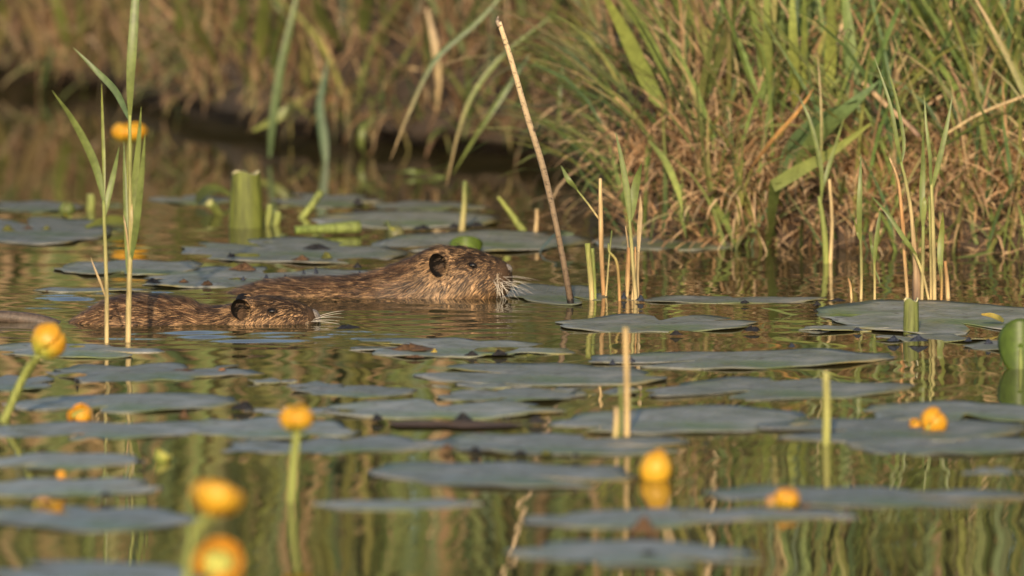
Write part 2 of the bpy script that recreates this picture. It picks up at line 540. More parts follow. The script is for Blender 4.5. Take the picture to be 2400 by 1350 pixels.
# --- right-hand tussock (near)
mass('dry_grass', 'dry tan grass hanging over the waterline of the right bank', 'grass', 4800, XR, 2.4, 0.02, 0.22, 1.0, (0.3, 1.3), (1.5, 2.9), (0.08, 0.22), (0.003, 0.0075),
     STRW + [('green', 0.12)], STRW, clump=0.5, gain=1.5)
mass('straw_litter', 'short tangled straw litter at the foot of the right bank', 'grass', 5200, XR, 2.4, 0.012, 0.16, 4, (0.2, 1.5), (0.9, 2.4), (0.05, 0.15), (0.0025, 0.0065),
     STRW, STRW, clump=0.3, gain=1.5)
mass('green_grass', 'tangled green grass blades covering the right bank', 'grass', 2400, XR + 0.10, 2.4, 0.05, 0.5, 4, (0.0, 0.8), (0.6, 2.4), (0.14, 0.40), (0.004, 0.012),
     GRN + [('dry', 0.15)], GRN + [('dry', 0.3)], p=1.2, clump=0.5, gain=1.2)
mass('edge_grass', 'green grass shoots growing at the water edge of the right bank', 'grass', 560, XR, 2.4, -0.04, 0.06, 1.6, (0.0, 0.6), (0.3, 1.8), (0.08, 0.28), (0.004, 0.010),
     GRN, GRN + [('dry', 0.4)], clump=0.6, nc=40, gain=1.2)
mass('dead_grass', 'pale dead grass tangled between green blades on the right bank', 'grass', 2200, XR + 0.08, 2.6, 0.05, 0.8, 4, (0.0, 1.0), (0.5, 2.2), (0.12, 0.36), (0.003, 0.007),
     STRW + [('green', 0.35)], STRW, gain=1.4)
mass('leaning_blades', 'broad green blades leaning out over the slope of the right bank', 'grass', 720, XR + 0.14, 2.6, 0.03, 0.5, 1.6, (0.0, 0.8), (0.3, 1.5), (0.2, 0.5), (0.006, 0.015),
     GRN, GRN + [('dry', 0.15)], clump=0.3, power=1.0, gain=1.2)
mass('reed_bed', 'tall green reeds standing on top of the right bank', 'reeds', 3000, XR + 0.22, 3.0, 0.30, 2.4, 4, (0.0, 0.2), (0.2, 0.9), (0.8, 1.5), (0.007, 0.017),
     GRN + [('dry', 0.15)], GRN, p=0.9, clump=0.3, seg=7, power=2.0)
# blades spilling off the left end of the tussock over the dark recess
n = 190
t_ = g.random(n)
b_ = np.stack([XR + 0.03 * g.normal(size=n) + 0.03, 16.3 + 1.0 * t_, 0.03 + 0.22 * g.random(n)], -1)
o = blades('spilling_grass', b_, math.pi + g.normal(0.25, 0.6, n), U(0.3, 1.1, n), U(1.2, 2.5, n), U(0.14, 0.36, n),
           U(0.003, 0.009, n), pick(GRN, n, g), pick(GRN + [('dry', 0.5)], n, g), M_GRASS, g=g)
stuff(o, 'green grass blades spilling sideways off the tussock beside the dead stalk', 'grass')
# --- far bank, left and middle
XL = 0.5
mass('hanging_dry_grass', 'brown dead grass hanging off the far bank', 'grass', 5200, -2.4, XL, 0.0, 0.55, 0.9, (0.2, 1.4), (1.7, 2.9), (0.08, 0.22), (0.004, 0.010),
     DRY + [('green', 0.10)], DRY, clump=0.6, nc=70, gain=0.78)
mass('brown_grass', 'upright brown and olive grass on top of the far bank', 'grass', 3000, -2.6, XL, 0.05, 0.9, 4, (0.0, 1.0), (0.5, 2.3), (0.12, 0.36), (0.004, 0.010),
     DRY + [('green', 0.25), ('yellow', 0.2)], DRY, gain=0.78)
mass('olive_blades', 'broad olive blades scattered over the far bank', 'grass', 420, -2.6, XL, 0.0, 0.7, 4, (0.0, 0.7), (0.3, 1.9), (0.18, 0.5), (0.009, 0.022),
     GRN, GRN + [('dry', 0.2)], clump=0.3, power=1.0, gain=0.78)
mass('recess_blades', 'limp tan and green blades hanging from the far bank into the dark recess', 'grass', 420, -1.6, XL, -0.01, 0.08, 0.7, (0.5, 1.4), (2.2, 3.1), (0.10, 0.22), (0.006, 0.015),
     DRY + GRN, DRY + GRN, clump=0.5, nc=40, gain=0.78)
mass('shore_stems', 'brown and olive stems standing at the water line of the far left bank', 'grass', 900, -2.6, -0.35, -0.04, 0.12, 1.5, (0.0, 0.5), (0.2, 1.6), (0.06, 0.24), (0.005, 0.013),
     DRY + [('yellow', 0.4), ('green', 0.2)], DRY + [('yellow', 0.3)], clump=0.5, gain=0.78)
mass('far_reed_bed', 'tall olive reeds standing along the far bank', 'reeds', 3600, -3.4, XL, 0.40, 2.2, 4, (0.0, 0.16), (0.2, 0.9), (1.1, 1.9), (0.010, 0.026),
     GRN + [('dry', 0.35)], GRN, p=0.9, clump=0.3, seg=7, power=2.0)

# ------------------------------------------------------------------ plants traced as real stems and leaves
GREEN = (0.115, 0.150, 0.040); LGREEN = (0.17, 0.20, 0.055); STRAW = (0.42, 0.31, 0.15); DGREEN = (0.08, 0.125, 0.052)
YGREEN = (0.22, 0.24, 0.055); TAN = (0.36, 0.25, 0.13); RUST = (0.34, 0.18, 0.07)
def colpath(n, per, c0, c1, c2=None):
    u = np.linspace(0, 1, n)[:, None]
    c0, c1 = np.array(c0), np.array(c1)
    c = c0 * (1 - u) + c1 * u if c2 is None else np.where(u < 0.5, c0 + (c1 - c0) * u * 2, c1 + (np.array(c2) - c1) * (u - 0.5) * 2)
    return np.repeat(c, per, axis=0)
def px_path(pts, Y, n, dy=0.0, jitter=0.02, g=rng):
    ph = g.uniform(-jitter, jitter)
    q = []
    for i, (x, y) in enumerate(pts):
        u = i / max(1, len(pts) - 1)
        q.append(P(x, y, Y + dy * u + ph * math.sin(u * 3.1)))
    return spline(q, n)
def add_stem(root, pts, Y, r, c0=STRAW, c1=LGREEN, c2=None, n=16, name='stem', sink=True, mat=None, dy=0.0, seg=7):
    path = px_path(pts, Y, n, dy, 0.0)
    if sink:
        path = np.vstack([path[0] - np.array([0, 0, 0.03]), path])
    rad = np.atleast_1d(r)
    v, f = tube(path - np.array(root.location), rad if len(rad) > 1 else [rad[0], rad[0] * 0.8], seg)
    return mesh_obj(name, v, f, mat or M_STEM, root, col=colpath(len(path), seg, c0, c1, c2))
def add_leaf(root, pts, Y, w, c0=GREEN, c1=LGREEN, c2=None, n=18, dy=0.0, fold=0.3, name='leaf', widths=None, jitter=0.02, side=None, twist=0.0):
    path = px_path(pts, Y, n, dy, jitter)
    ws = widths if widths is not None else [w * 0.30, w * 0.85, w, w * 0.85, w * 0.55, w * 0.06]
    sd = side if side is not None else (1.0, random.uniform(-0.3, 0.3), 0.0)
    v, f = blade(path - np.array(root.location), ws, sd, fold, twist)
    return mesh_obj(name, v, f, M_LEAF, root, col=colpath(n, 3, c0, c1, c2))

# --- two reed shoots in front of the small coypu
o = W(250, 805); Y = o[1]
r_ = thing('reed_shoot', o, 'slim three-bladed reed shoot in front of the small coypu, shorter of the pair', 'reed', 'reed shoots standing in open water')
add_stem(r_, [(250, 805), (250, 680), (246, 560), (243, 470)], Y, [0.0036, 0.0030, 0.0026], STRAW, LGREEN)
add_leaf(r_, [(244, 475), (222, 385), (175, 290), (122, 212)], Y, 0.0125, GREEN, LGREEN, dy=-0.05)
add_leaf(r_, [(244, 480), (243, 380), (240, 280), (238, 195)], Y, 0.0055, LGREEN, YGREEN)
add_leaf(r_, [(245, 510), (254, 460), (268, 400), (279, 345)], Y, 0.0095, LGREEN, GREEN, dy=0.04)
add_leaf(r_, [(248, 700), (236, 665), (222, 630), (212, 602)], Y, 0.0035, STRAW, TAN)
o = W(300, 803); Y = o[1]
r_ = thing('reed_shoot', o, 'tall reed shoot with a long upright blade beside the small coypu', 'reed', 'reed shoots standing in open water')
add_stem(r_, [(300, 803), (302, 700), (306, 560), (305, 420), (304, 250)], Y, [0.0046, 0.0042, 0.0034, 0.0026], STRAW, LGREEN)
add_leaf(r_, [(304, 285), (306, 180), (312, 80), (321, -60)], Y, 0.0145, LGREEN, GREEN, widths=[0.004, 0.010, 0.0135, 0.0145, 0.013, 0.010])
add_leaf(r_, [(305, 285), (272, 215), (225, 165), (172, 112)], Y, 0.0105, DGREEN, GREEN, dy=0.05)
add_leaf(r_, [(304, 560), (313, 450), (323, 350), (331, 250)], Y, 0.0110, LGREEN, LGREEN, dy=-0.04)
add_leaf(r_, [(306, 620), (320, 520), (332, 410), (340, 315)], Y, 0.0105, GREEN, LGREEN, dy=-0.06)
add_leaf(r_, [(300, 660), (296, 560), (292, 420), (290, 330)], Y, 0.0075, LGREEN, GREEN, dy=0.04)
add_leaf(r_, [(303, 640), (309, 560), (308, 500), (310, 475)], Y, 0.0060, YGREEN, STRAW)
add_leaf(r_, [(303, 610), (298, 560), (292, 520), (289, 503)], Y, 0.0030, STRAW, TAN)

# --- dead stalk leaning beside the big coypu's whiskers
o = W(1338, 712); Y = o[1]
r_ = thing('dead_stalk', o, 'long pale dead stalk leaning out of the water by the large coypu', 'stalk')
add_stem(r_, [(1338, 712), (1322, 620), (1300, 510), (1272, 390), (1235, 270), (1198, 140), (1170, 52)], Y,
         [0.0048, 0.0050, 0.0046, 0.0054, 0.0050, 0.0044, 0.0040], (0.10, 0.065, 0.04), (0.25, 0.18, 0.11), (0.62, 0.47, 0.27), n=40, mat=M_STICK, dy=-0.10)
add_stem(r_, [(1172, 62), (1166, 50), (1168, 38)], Y - 0.10, [0.0040, 0.0034, 0.0015], (0.30, 0.22, 0.15), (0.2, 0.15, 0.1), n=5, mat=M_STICK, sink=False, name='broken_tip')
add_stem(r_, [(1338.6, 716), (1335, 690), (1331, 668)], Y - 0.001, [0.0056, 0.0057, 0.0050], (0.012, 0.009, 0.008), (0.02, 0.014, 0.01), n=6, name='wet_base')

# --- stub cluster right of the stalk (each shoot its own thing)
G1 = 'reed stubs in the water between stalk and bank'
def shoot(x, y, label, stems=(), leaves=(), group=G1, name='reed_shoot', cat='reed'):
    o = W(x, y)
    r = thing(name, o, label, cat, group)
    for s in stems:
        add_stem(r, s[0], o[1], s[1], *s[2:])
    for l in leaves:
        add_leaf(r, l[0], o[1], l[1], *l[2:])
    return r
shoot(1386, 703, 'thick cut yellow-green reed stub nearest the dead stalk', [([(1387, 703), (1384, 650), (1377, 570)], [0.0040, 0.0044, 0.0046], STRAW, YGREEN)], name='reed_stub')
shoot(1394, 702, 'thin cut green reed stub hugging a thicker stub', [([(1394, 702), (1392, 650), (1389, 582)], [0.0032, 0.0034, 0.0032], YGREEN, LGREEN)], name='reed_stub')
shoot(1414, 694, 'straw coloured reed stem with one bent green leaf', [([(1415, 694), (1411, 620), (1408, 520), (1407, 418)], [0.0034, 0.0036, 0.0042, 0.0026], RUST, STRAW),
      ([(1405, 515), (1380, 480), (1353, 446)], [0.0016, 0.0014], STRAW, LGREEN, None, 8, 'leaf_stalk', False)],
      [([(1353, 446), (1334, 425), (1315, 388)], 0.0095, LGREEN, GREEN)])
shoot(1420, 696, 'thin pale shoot curving away behind a straw stem', [([(1420, 694), (1424, 650), (1428, 600), (1434, 540)], [0.0018, 0.0012], STRAW, GREEN)])
shoot(1452, 706, 'hooked orange reed stub with a bent green tip', [([(1452, 706), (1450, 650), (1444, 610), (1428, 590), (1426, 570)], [0.0026, 0.0026, 0.0024, 0.0022, 0.0012], RUST, LGREEN)], name='reed_stub')
shoot(1470, 695, 'dry papery reed stub with split top', [([(1470, 694), (1471, 655), (1474, 580)], [0.0022, 0.0040, 0.0034], STRAW, RUST),
      ([(1473, 590), (1470, 560), (1466, 530)], [0.0016, 0.0009], TAN, TAN, None, 6, 'stem', False)], name='reed_stub')
shoot(1490, 706, 'green forked reed shoot with two upright blades', [([(1490, 706), (1485, 640), (1479, 560), (1476, 515)], [0.0034, 0.0030, 0.0026], STRAW, LGREEN)],
      [([(1476, 520), (1470, 455), (1458, 380), (1443, 310)], 0.0105, LGREEN, GREEN), ([(1477, 520), (1484, 470), (1494, 420), (1504, 383)], 0.0150, LGREEN, GREEN)])
shoot(1496, 700, 'long dry bleached reed leaf standing in a reed cluster', [([(1494, 702), (1494, 640), (1496, 590)], [0.0030, 0.0026], STRAW, STRAW)],
      [([(1496, 600), (1498, 540), (1501, 490), (1499, 450)], 0.0075, STRAW, TAN)])
shoot(1482, 704, 'short broken stub at the foot of a forked reed', [([(1482, 704), (1487, 650), (1489, 600), (1489, 578)], [0.0024, 0.0024, 0.0012], STRAW, RUST)], name='reed_stub')

# --- reeds in front of the right bank
G2 = 'reeds at the foot of the right bank'
shoot(1936, 618, 'pale clump of two reed stems with thin top leaves at the bank foot', [([(1936, 618), (1932, 540), (1920, 460)], [0.0050, 0.0052, 0.0030], YGREEN, LGREEN), ([(1946, 618), (1950, 520), (1944, 420)], [0.0034, 0.0026], STRAW, STRAW)],
      [([(1924, 480), (1925, 400), (1900, 290), (1870, 220)], 0.0075, LGREEN, GREEN), ([(1926, 450), (1940, 400), (1956, 350), (1980, 270)], 0.0075, GREEN, LGREEN), ([(1922, 420), (1926, 330), (1924, 230), (1916, 120)], 0.0050, LGREEN, TAN)], G2)
shoot(2018, 700, 'single slim reed with one upright spear leaf off the right bank', [([(2018, 700), (2019, 640), (2017, 540)], [0.0026, 0.0022], STRAW, LGREEN)],
      [([(2017, 570), (2014, 500), (2016, 430), (2018, 360)], 0.0090, LGREEN, GREEN), ([(2017, 565), (2010, 545), (2002, 515)], 0.0050, LGREEN, YGREEN)], G2)
shoot(2050, 702, 'slender two-leaved reed beside the spear-leaved reed', [([(2050, 702), (2050, 650), (2049, 600)], [0.0022, 0.0020], STRAW, YGREEN)],
      [([(2049, 630), (2054, 570), (2060, 520), (2064, 490)], 0.0075, LGREEN, GREEN), ([(2048, 610), (2042, 575), (2036, 545)], 0.0048, GREEN, LGREEN), ([(2050, 630), (2058, 650), (2064, 668)], 0.0030, GREEN, GREEN)], G2)
shoot(1994, 700, 'short curled dry reed tip standing left of the slim reed', [([(1996, 702), (1993, 670), (1988, 652)], [0.0020, 0.0022, 0.0012], STRAW, RUST)], (), G2, name='reed_stub')
G3 = 'reeds in the dense clump off the right bank'
shoot(2126, 700, 'rusty twisted dead reed stem at the edge of the dense clump', [([(2127, 702), (2121, 610), (2114, 500), (2104, 420), (2085, 370)], [0.0028, 0.0030, 0.0034, 0.0026, 0.0014], STRAW, RUST, TAN)], (), G3)
shoot(2152, 704, 'wide dark sheath stub at the heart of the dense clump', [([(2150, 704), (2149, 650), (2144, 600), (2136, 500), (2124, 430), (2112, 380)], [0.0080, 0.0078, 0.0040, 0.0034, 0.0030, 0.0024], (0.16, 0.10, 0.07), TAN, LGREEN)],
      [([(2113, 385), (2102, 330), (2085, 240), (2048, 130)], 0.0070, LGREEN, GREEN), ([(2112, 390), (2118, 330), (2100, 230), (2082, 165)], 0.0060, GREEN, LGREEN)], G3)
shoot(2164, 706, 'straight green reed with broad blade in the dense clump', [([(2160, 706), (2163, 620), (2164, 530)], [0.0030, 0.0028], STRAW, LGREEN)],
      [([(2164, 545), (2161, 460), (2163, 390), (2163, 310)], 0.0098, LGREEN, GREEN), ([(2163, 540), (2166, 480), (2166, 460)], 0.0078, LGREEN, YGREEN)], G3)
shoot(2174, 706, 'leaning straw reed crossing the dense clump', [([(2178, 708), (2162, 640), (2140, 590), (2115, 565)], [0.0020, 0.0026, 0.0022], STRAW, LGREEN)],
      [([(2150, 600), (2120, 560), (2080, 500), (2038, 455)], 0.0075, LGREEN, GREEN)], G3)
shoot(2190, 706, 'tall green reed with long paired top leaves in the dense clump', [([(2190, 706), (2189, 600), (2184, 450), (2180, 400)], [0.0036, 0.0032, 0.0026], STRAW, LGREEN)],
      [([(2182, 450), (2200, 380), (2218, 300), (2232, 225)], 0.0090, LGREEN, GREEN), ([(2183, 450), (2180, 370), (2172, 300), (2166, 222)], 0.0060, GREEN, LGREEN)], G3)
shoot(2180, 705, 'thin upright green stem behind the tall reed of the dense clump', [([(2182, 704), (2181, 600), (2178, 460)], [0.0022, 0.0018], STRAW, LGREEN)], (), G3)
shoot(2206, 704, 'lens-shaped green reed blade on a short stem at the clump', [([(2206, 705), (2207, 650), (2204, 620)], [0.0024, 0.0024], RUST, LGREEN)],
      [([(2205, 650), (2204, 590), (2208, 540), (2210, 497)], 0.0105, LGREEN, YGREEN)], G3)
shoot(2220, 700, 'short brown dead stub closing the dense clump', [([(2222, 700), (2219, 650), (2215, 612)], [0.0040, 0.0034, 0.0024], STRAW, RUST)], (), G3, name='reed_stub')

# --- broad leaves on the right bank that can be picked out
G4 = 'broad leaves on the right bank'
def bank_plant(base_px, Y, label, leaves, stems=(), group='broad leaves on the right bank', name='sedge_plant', cat='sedge'):
    q = P(base_px[0], base_px[1], Y)
    r = thing(name, q, label, cat, group)
    big_ = 1.3 if group == G4 else 1.0
    for l in leaves:
        add_leaf(r, l[0], Y, l[1] * big_, *[tuple(big_ ** 1.2 * q for q in c) for c in l[2:]], jitter=0.05, dy=(-0.16 if l[0][0][1] < 480 else -0.03) if group == G4 else (-0.28 if name == 'reed_leaf' else 0.0))
    for s in stems:
        add_stem(r, s[0], Y, *s[1:], sink=False)
    return r
fl = bank_plant((1800, 588), 16.08, 'broad green leaf folded sharply at its middle above the bank foot', [])
add_leaf(fl, [(1798, 592), (1806, 520), (1818, 430)], 16.08, 0.016, LGREEN, GREEN, dy=-0.22, widths=[0.010, 0.013, 0.016, 0.020], jitter=0.0)
add_leaf(fl, [(1810, 436), (1880, 395), (1950, 355), (2040, 290)], 15.86, 0.024, (0.20, 0.235, 0.07), YGREEN, dy=0.05, widths=[0.022, 0.024, 0.020, 0.014, 0.004], jitter=0.0, side=(0.4, 0, 1), fold=0.12)
bank_plant((1835, 420), 16.08, 'wide dark green leaf fan leaning behind the folded leaf',
    [([(1830, 440), (1870, 350), (1935, 280), (2010, 235)], 0.034, DGREEN, DGREEN), ([(1850, 430), (1910, 330), (1980, 260), (2060, 190)], 0.022, GREEN, DGREEN)])
bank_plant((2005, 600), 16.15, 'tall straight dark green blades rising through the bank grass',
    [([(2010, 600), (2002, 400), (1998, 200), (1985, 40), (1970, -80)], 0.020, DGREEN, GREEN), ([(1985, 590), (1968, 480), (1960, 380), (1958, 300)], 0.014, DGREEN, GREEN),
     ([(2040, 600), (2046, 430), (2050, 330), (2052, 250)], 0.020, GREEN, DGREEN)])
bank_plant((1880, 330), 16.22, 'group of upright yellow-green sword leaves on top of the right bank',
    [([(1865, 280), (1862, 170), (1858, 60), (1856, -60)], 0.014, YGREEN, LGREEN), ([(1940, 250), (1946, 150), (1948, 60), (1946, -60)], 0.016, YGREEN, LGREEN),
     ([(1805, 240), (1800, 130), (1797, 40), (1794, -60)], 0.012, LGREEN, LGREEN), ([(1886, 250), (1884, 150), (1886, 60), (1884, -60)], 0.009, YGREEN, GREEN)])
bank_plant((2210, 240), 16.3, 'pair of long green blades leaning left high on the right bank',
    [([(2215, 170), (2180, 90), (2145, 20), (2110, -60)], 0.013, LGREEN, GREEN), ([(2270, 280), (2215, 180), (2165, 60), (2130, -60)], 0.015, LGREEN, YGREEN),
     ([(2400, 130), (2360, 60), (2330, 0), (2300, -60)], 0.013, LGREEN, GREEN), ([(2380, 210), (2340, 100), (2310, 20), (2290, -50)], 0.010, GREEN, LGREEN)])
bank_plant((1645, 190), 16.5, 'dark green blade slanting across paler grass on the right bank',
    [([(1640, 195), (1690, 110), (1735, 60), (1760, 10)], 0.012, DGREEN, DGREEN), ([(1640, 160), (1610, 60), (1580, -10), (1560, -60)], 0.016, LGREEN, GREEN)])
bank_plant((1500, 160), 16.35, 'very wide pale green leaf bending down at the tussock edge',
    [([(1575, 300), (1520, 195), (1465, 80), (1400, -40)], 0.022, GREEN, YGREEN), ([(1570, 200), (1520, 90), (1470, 10), (1430, -60)], 0.014, GREEN, LGREEN)])
bank_plant((2020, 190), 15.95, 'dead grey-brown stick slanting through the right bank grass', [], [([(2022, 192), (2070, 240), (2120, 285), (2155, 320)], [0.0048, 0.0040], TAN, (0.22, 0.14, 0.10))], name='dead_stick', cat='stick')
bank_plant((1770, 388), 15.98, 'orange dead blade slanting over the tan grass', [([(1762, 392), (1810, 330), (1870, 262), (1908, 205)], 0.006, RUST, (0.5, 0.28, 0.10), RUST)])
bank_plant((2400, 240), 15.9, 'straw grass stalk leaning across the right edge grass', [], [([(2215, 315), (2300, 265), (2400, 225), (2480, 190)], [0.0022, 0.0030, 0.0016], STRAW, TAN)], name='straw_stalk', cat='stalk')
bank_plant((2400, 270), 15.8, 'long arching green blade reaching over the right edge grass', [([(2210, 345), (2290, 295), (2370, 265), (2460, 260)], 0.008, GREEN, LGREEN)])
bank_plant((1590, 560), 16.1, 'drooping green blades hanging at the tussock foot',
    [([(1520, 330), (1560, 380), (1590, 450), (1600, 500)], 0.009, LGREEN, YGREEN), ([(1600, 420), (1590, 470), (1600, 520), (1608, 560)], 0.007, GREEN, LGREEN),
     ([(1640, 440), (1680, 490), (1708, 540), (1722, 580)], 0.010, LGREEN, GREEN), ([(1696, 580), (1700, 530), (1706, 490)], 0.012, DGREEN, GREEN)])

# --- long arching blades over the dark recess, middle of the picture
G5 = 'broad leaves over the dark recess'
bank_plant((1180, 20), 16.9, 'long thin green leaves arching down over the dark recess',
    [([(1200, -40), (1120, 50), (1020, 140), (960, 260), (915, 375)], 0.0095, GREEN, DGREEN, TAN), ([(1290, 40), (1180, 130), (1110, 220), (1075, 310), (1045, 440)], 0.0095, GREEN, LGREEN, TAN),
     ([(1240, 130), (1180, 220), (1120, 310), (1060, 410)], 0.0105, DGREEN, GREEN, LGREEN), ([(1330, 100), (1312, 200), (1312, 300), (1326, 365)], 0.0075, DGREEN, GREEN, TAN)], group=G5)
bank_plant((930, 400), 17.6, 'pale green leaf lying flat above the water in the recess',
    [([(1055, 385), (1000, 398), (940, 405), (820, 405)], 0.013, LGREEN, GREEN, GREEN), ([(1060, 425), (1020, 412), (960, 408)], 0.008, GREEN, GREEN)], group=G5)
bank_plant((755, 390), 18.0, 'two dark blue-green blades standing at the far bank edge',
    [([(765, 400), (758, 320), (750, 240), (770, 130)], 0.018, DGREEN, (0.07, 0.12, 0.07)), ([(632, 370), (640, 280), (660, 150), (690, 20), (705, -60)], 0.016, DGREEN, GREEN)], group=G5)
bank_plant((600, 305), 18.2, 'pale blade leaning low out of the recess mud', [([(592, 306), (650, 275), (700, 240), (755, 205)], 0.018, YGREEN, LGREEN, TAN)], group=G5)
bank_plant((850, 345), 18.2, 'short curled green leaf hanging from the middle bank',
    [([(880, 275), (852, 300), (846, 340), (862, 370)], 0.014, LGREEN, GREEN), ([(1000, 20), (1020, 110), (1028, 200), (1020, 280)], 0.014, TAN, STRAW, TAN), ([(880, 180), (930, 165), (980, 160), (1050, 160)], 0.010, TAN, STRAW)], group=G5)
G6 = 'wide reed leaves on the far bank'
far_leaves = [
    (140, [(190, 200), (165, 120), (140, 40), (125, -60)], 0.030, YGREEN), (200, [(198, 205), (192, 120), (188, 40), (184, -60)], 0.020, LGREEN),
    (115, [(130, 180), (95, 110), (60, 40), (35, -20)], 0.022, TAN), (15, [(10, 150), (8, 80), (4, 10), (0, -60)], 0.016, YGREEN),
    (292, [(300, 150), (292, 70), (288, 0), (285, -60)], 0.018, STRAW), (440, [(436, 260), (432, 150), (420, 60), (410, -60)], 0.026, LGREEN),
    (500, [(515, 170), (490, 120), (465, 70), (430, 10)], 0.020, YGREEN), (605, [(600, 170), (612, 90), (618, 20), (622, -60)], 0.030, YGREEN),
    (560, [(560, 160), (566, 90), (570, 20), (572, -60)], 0.018, LGREEN), (370, [(430, 240), (370, 200), (330, 160), (290, 110)], 0.016, TAN),
    (780, [(800, 120), (770, 70), (745, 20), (735, -50)], 0.026, LGREEN), (860, [(848, 90), (855, 40), (865, -10), (870, -60)], 0.028, LGREEN),
    (60, [(-60, 225), (20, 215), (90, 200), (150, 180)], 0.016, GREEN), (250, [(262, 160), (240, 90), (230, 30), (222, -40)], 0.014, TAN),
    (660, [(650, 200), (640, 130), (655, 60), (690, -20)], 0.014, GREEN), (330, [(345, 190), (350, 110), (340, 40), (345, -40)], 0.014, GREEN)]
for bx_, pts, w_, c_ in far_leaves:
    Yb = float(shore(P(bx_, 180, 20)[0])) - 0.02 + random.uniform(-0.05, 0.15)
    c_n = tuple(0.95 * q for q in c_)
    bank_plant(pts[0], Yb, ('%s %s reed leaf %s on the far bank' % ('narrow' if w_ < 0.017 else ('wide' if w_ < 0.024 else 'very wide'), {YGREEN: 'yellow-green', LGREEN: 'light green', TAN: 'dry tan', STRAW: 'straw-coloured', GREEN: 'dark green'}[c_], 'leaning left' if pts[-1][0] < pts[0][0] - 40 else ('leaning right' if pts[-1][0] > pts[0][0] + 30 else 'standing upright'))), [(pts, w_, c_n, tuple(0.9 * q for q in (LGREEN if c_ != TAN else STRAW)))], group=G6, name='reed_leaf', cat='reed')

# ------------------------------------------------------------------ lily pads
pad_rng = np.random.default_rng(5)
PADG = 'lily pads floating on the pond'
def lily_pad(x, y, w, h, label, wave=0.0017, z0=None, group=None, curl=0.0, ragged=0.35):
    g = pad_rng
    z0 = 0.0008 + 0.0016 * g.random() if z0 is None else z0
    c = W(x, y, z0)
    a, bk = W(x, y + h / 2, z0), W(x, y - h / 2, z0)
    half_x, half_y = w / 2 * S(c[1]), (bk[1] - a[1]) / 2
    root_loc = np.array([c[0], (a[1] + bk[1]) / 2, 0.0])
    rot = g.uniform(0, 6.28)
    NA, NR = 64, 8
    phi = np.linspace(-math.pi, math.pi, NA, endpoint=False) + math.pi / NA
    rad = 1.0 - 0.10 * np.sin(phi) ** 2 + 0.022 * np.sin(phi * 5 + g.uniform(0, 6)) + 0.018 * np.sin(phi * 9 + g.uniform(0, 6)) + 0.012 * np.sin(phi * 17 + g.uniform(0, 6))
    rad = rad + ragged * (0.10 * np.sin(phi * 3 + g.uniform(0, 6)) + 0.07 * np.sin(phi * 7 + g.uniform(0, 6)) + 0.05 * np.sin(phi * 13 + g.uniform(0, 6)))
    gap = np.exp(-((np.abs(phi) - math.pi) / 0.16) ** 2)
    rad = rad * (1 - 0.72 * gap)
    ox, oy = rad * np.cos(phi), rad * np.sin(phi) * 0.86
    X = ox * math.cos(rot) - oy * math.sin(rot); Yy = ox * math.sin(rot) + oy * math.cos(rot)
    mx, my = (X.max() + X.min()) / 2, (Yy.max() + Yy.min()) / 2
    sx, sy = 2 * half_x / (X.max() - X.min()), 2 * half_y / (Yy.max() - Yy.min())
    V, UV, F = [], [], []
    p = g.uniform(0, 6.28, 4); k = g.integers(2, 5)
    for i in range(NR + 1):
        u = i / NR
        for j in range(NA):
            px, py = (X[j] * u - mx) * sx, (Yy[j] * u - my) * sy
            zz = z0 + wave * (u ** 2) * (0.7 * math.sin(k * phi[j] + p[0]) + 0.5 * math.sin(7 * phi[j] + p[1])) + wave * (0.6 + 1.2 * ragged) * float(field(px, py, 6.0, p[2])) * 0.6 + 0.0012 * (1 - u)
            if curl:
                zz += 0.35 * curl * max(0.0, u - 0.55) ** 2 * max(0, math.sin(phi[j] * 2 + p[3])) ** 2 * 5
            V.append((px, py, zz)); UV.append((ox[j] * u, oy[j] * u, u))
    for i in range(NR):
        for j in range(NA):
            j2 = (j + 1) % NA
            F.append((i * NA + j, (i + 1) * NA + j, (i + 1) * NA + j2, i * NA + j2))
    base = NR * NA
    st = len(V)
    for j in range(NA):                        # thin rim turned under
        x_, y_, z_ = V[base + j]
        V.append((x_ * 0.985, y_ * 0.985, z_ - 0.0012)); UV.append((ox[j], oy[j], 1))
    for j in range(NA):
        j2 = (j + 1) % NA
        F.append((base + j, st + j, st + j2, base + j2))
    o = mesh_obj('lily_pad', V, F, M_PAD, uv=UV)
    o.location = root_loc
    return tag(o, label, 'lily pad', group)
FARP, MIDP, NEARP = 'far lily pads under the recess', 'middle lily pads', 'near lily pads'
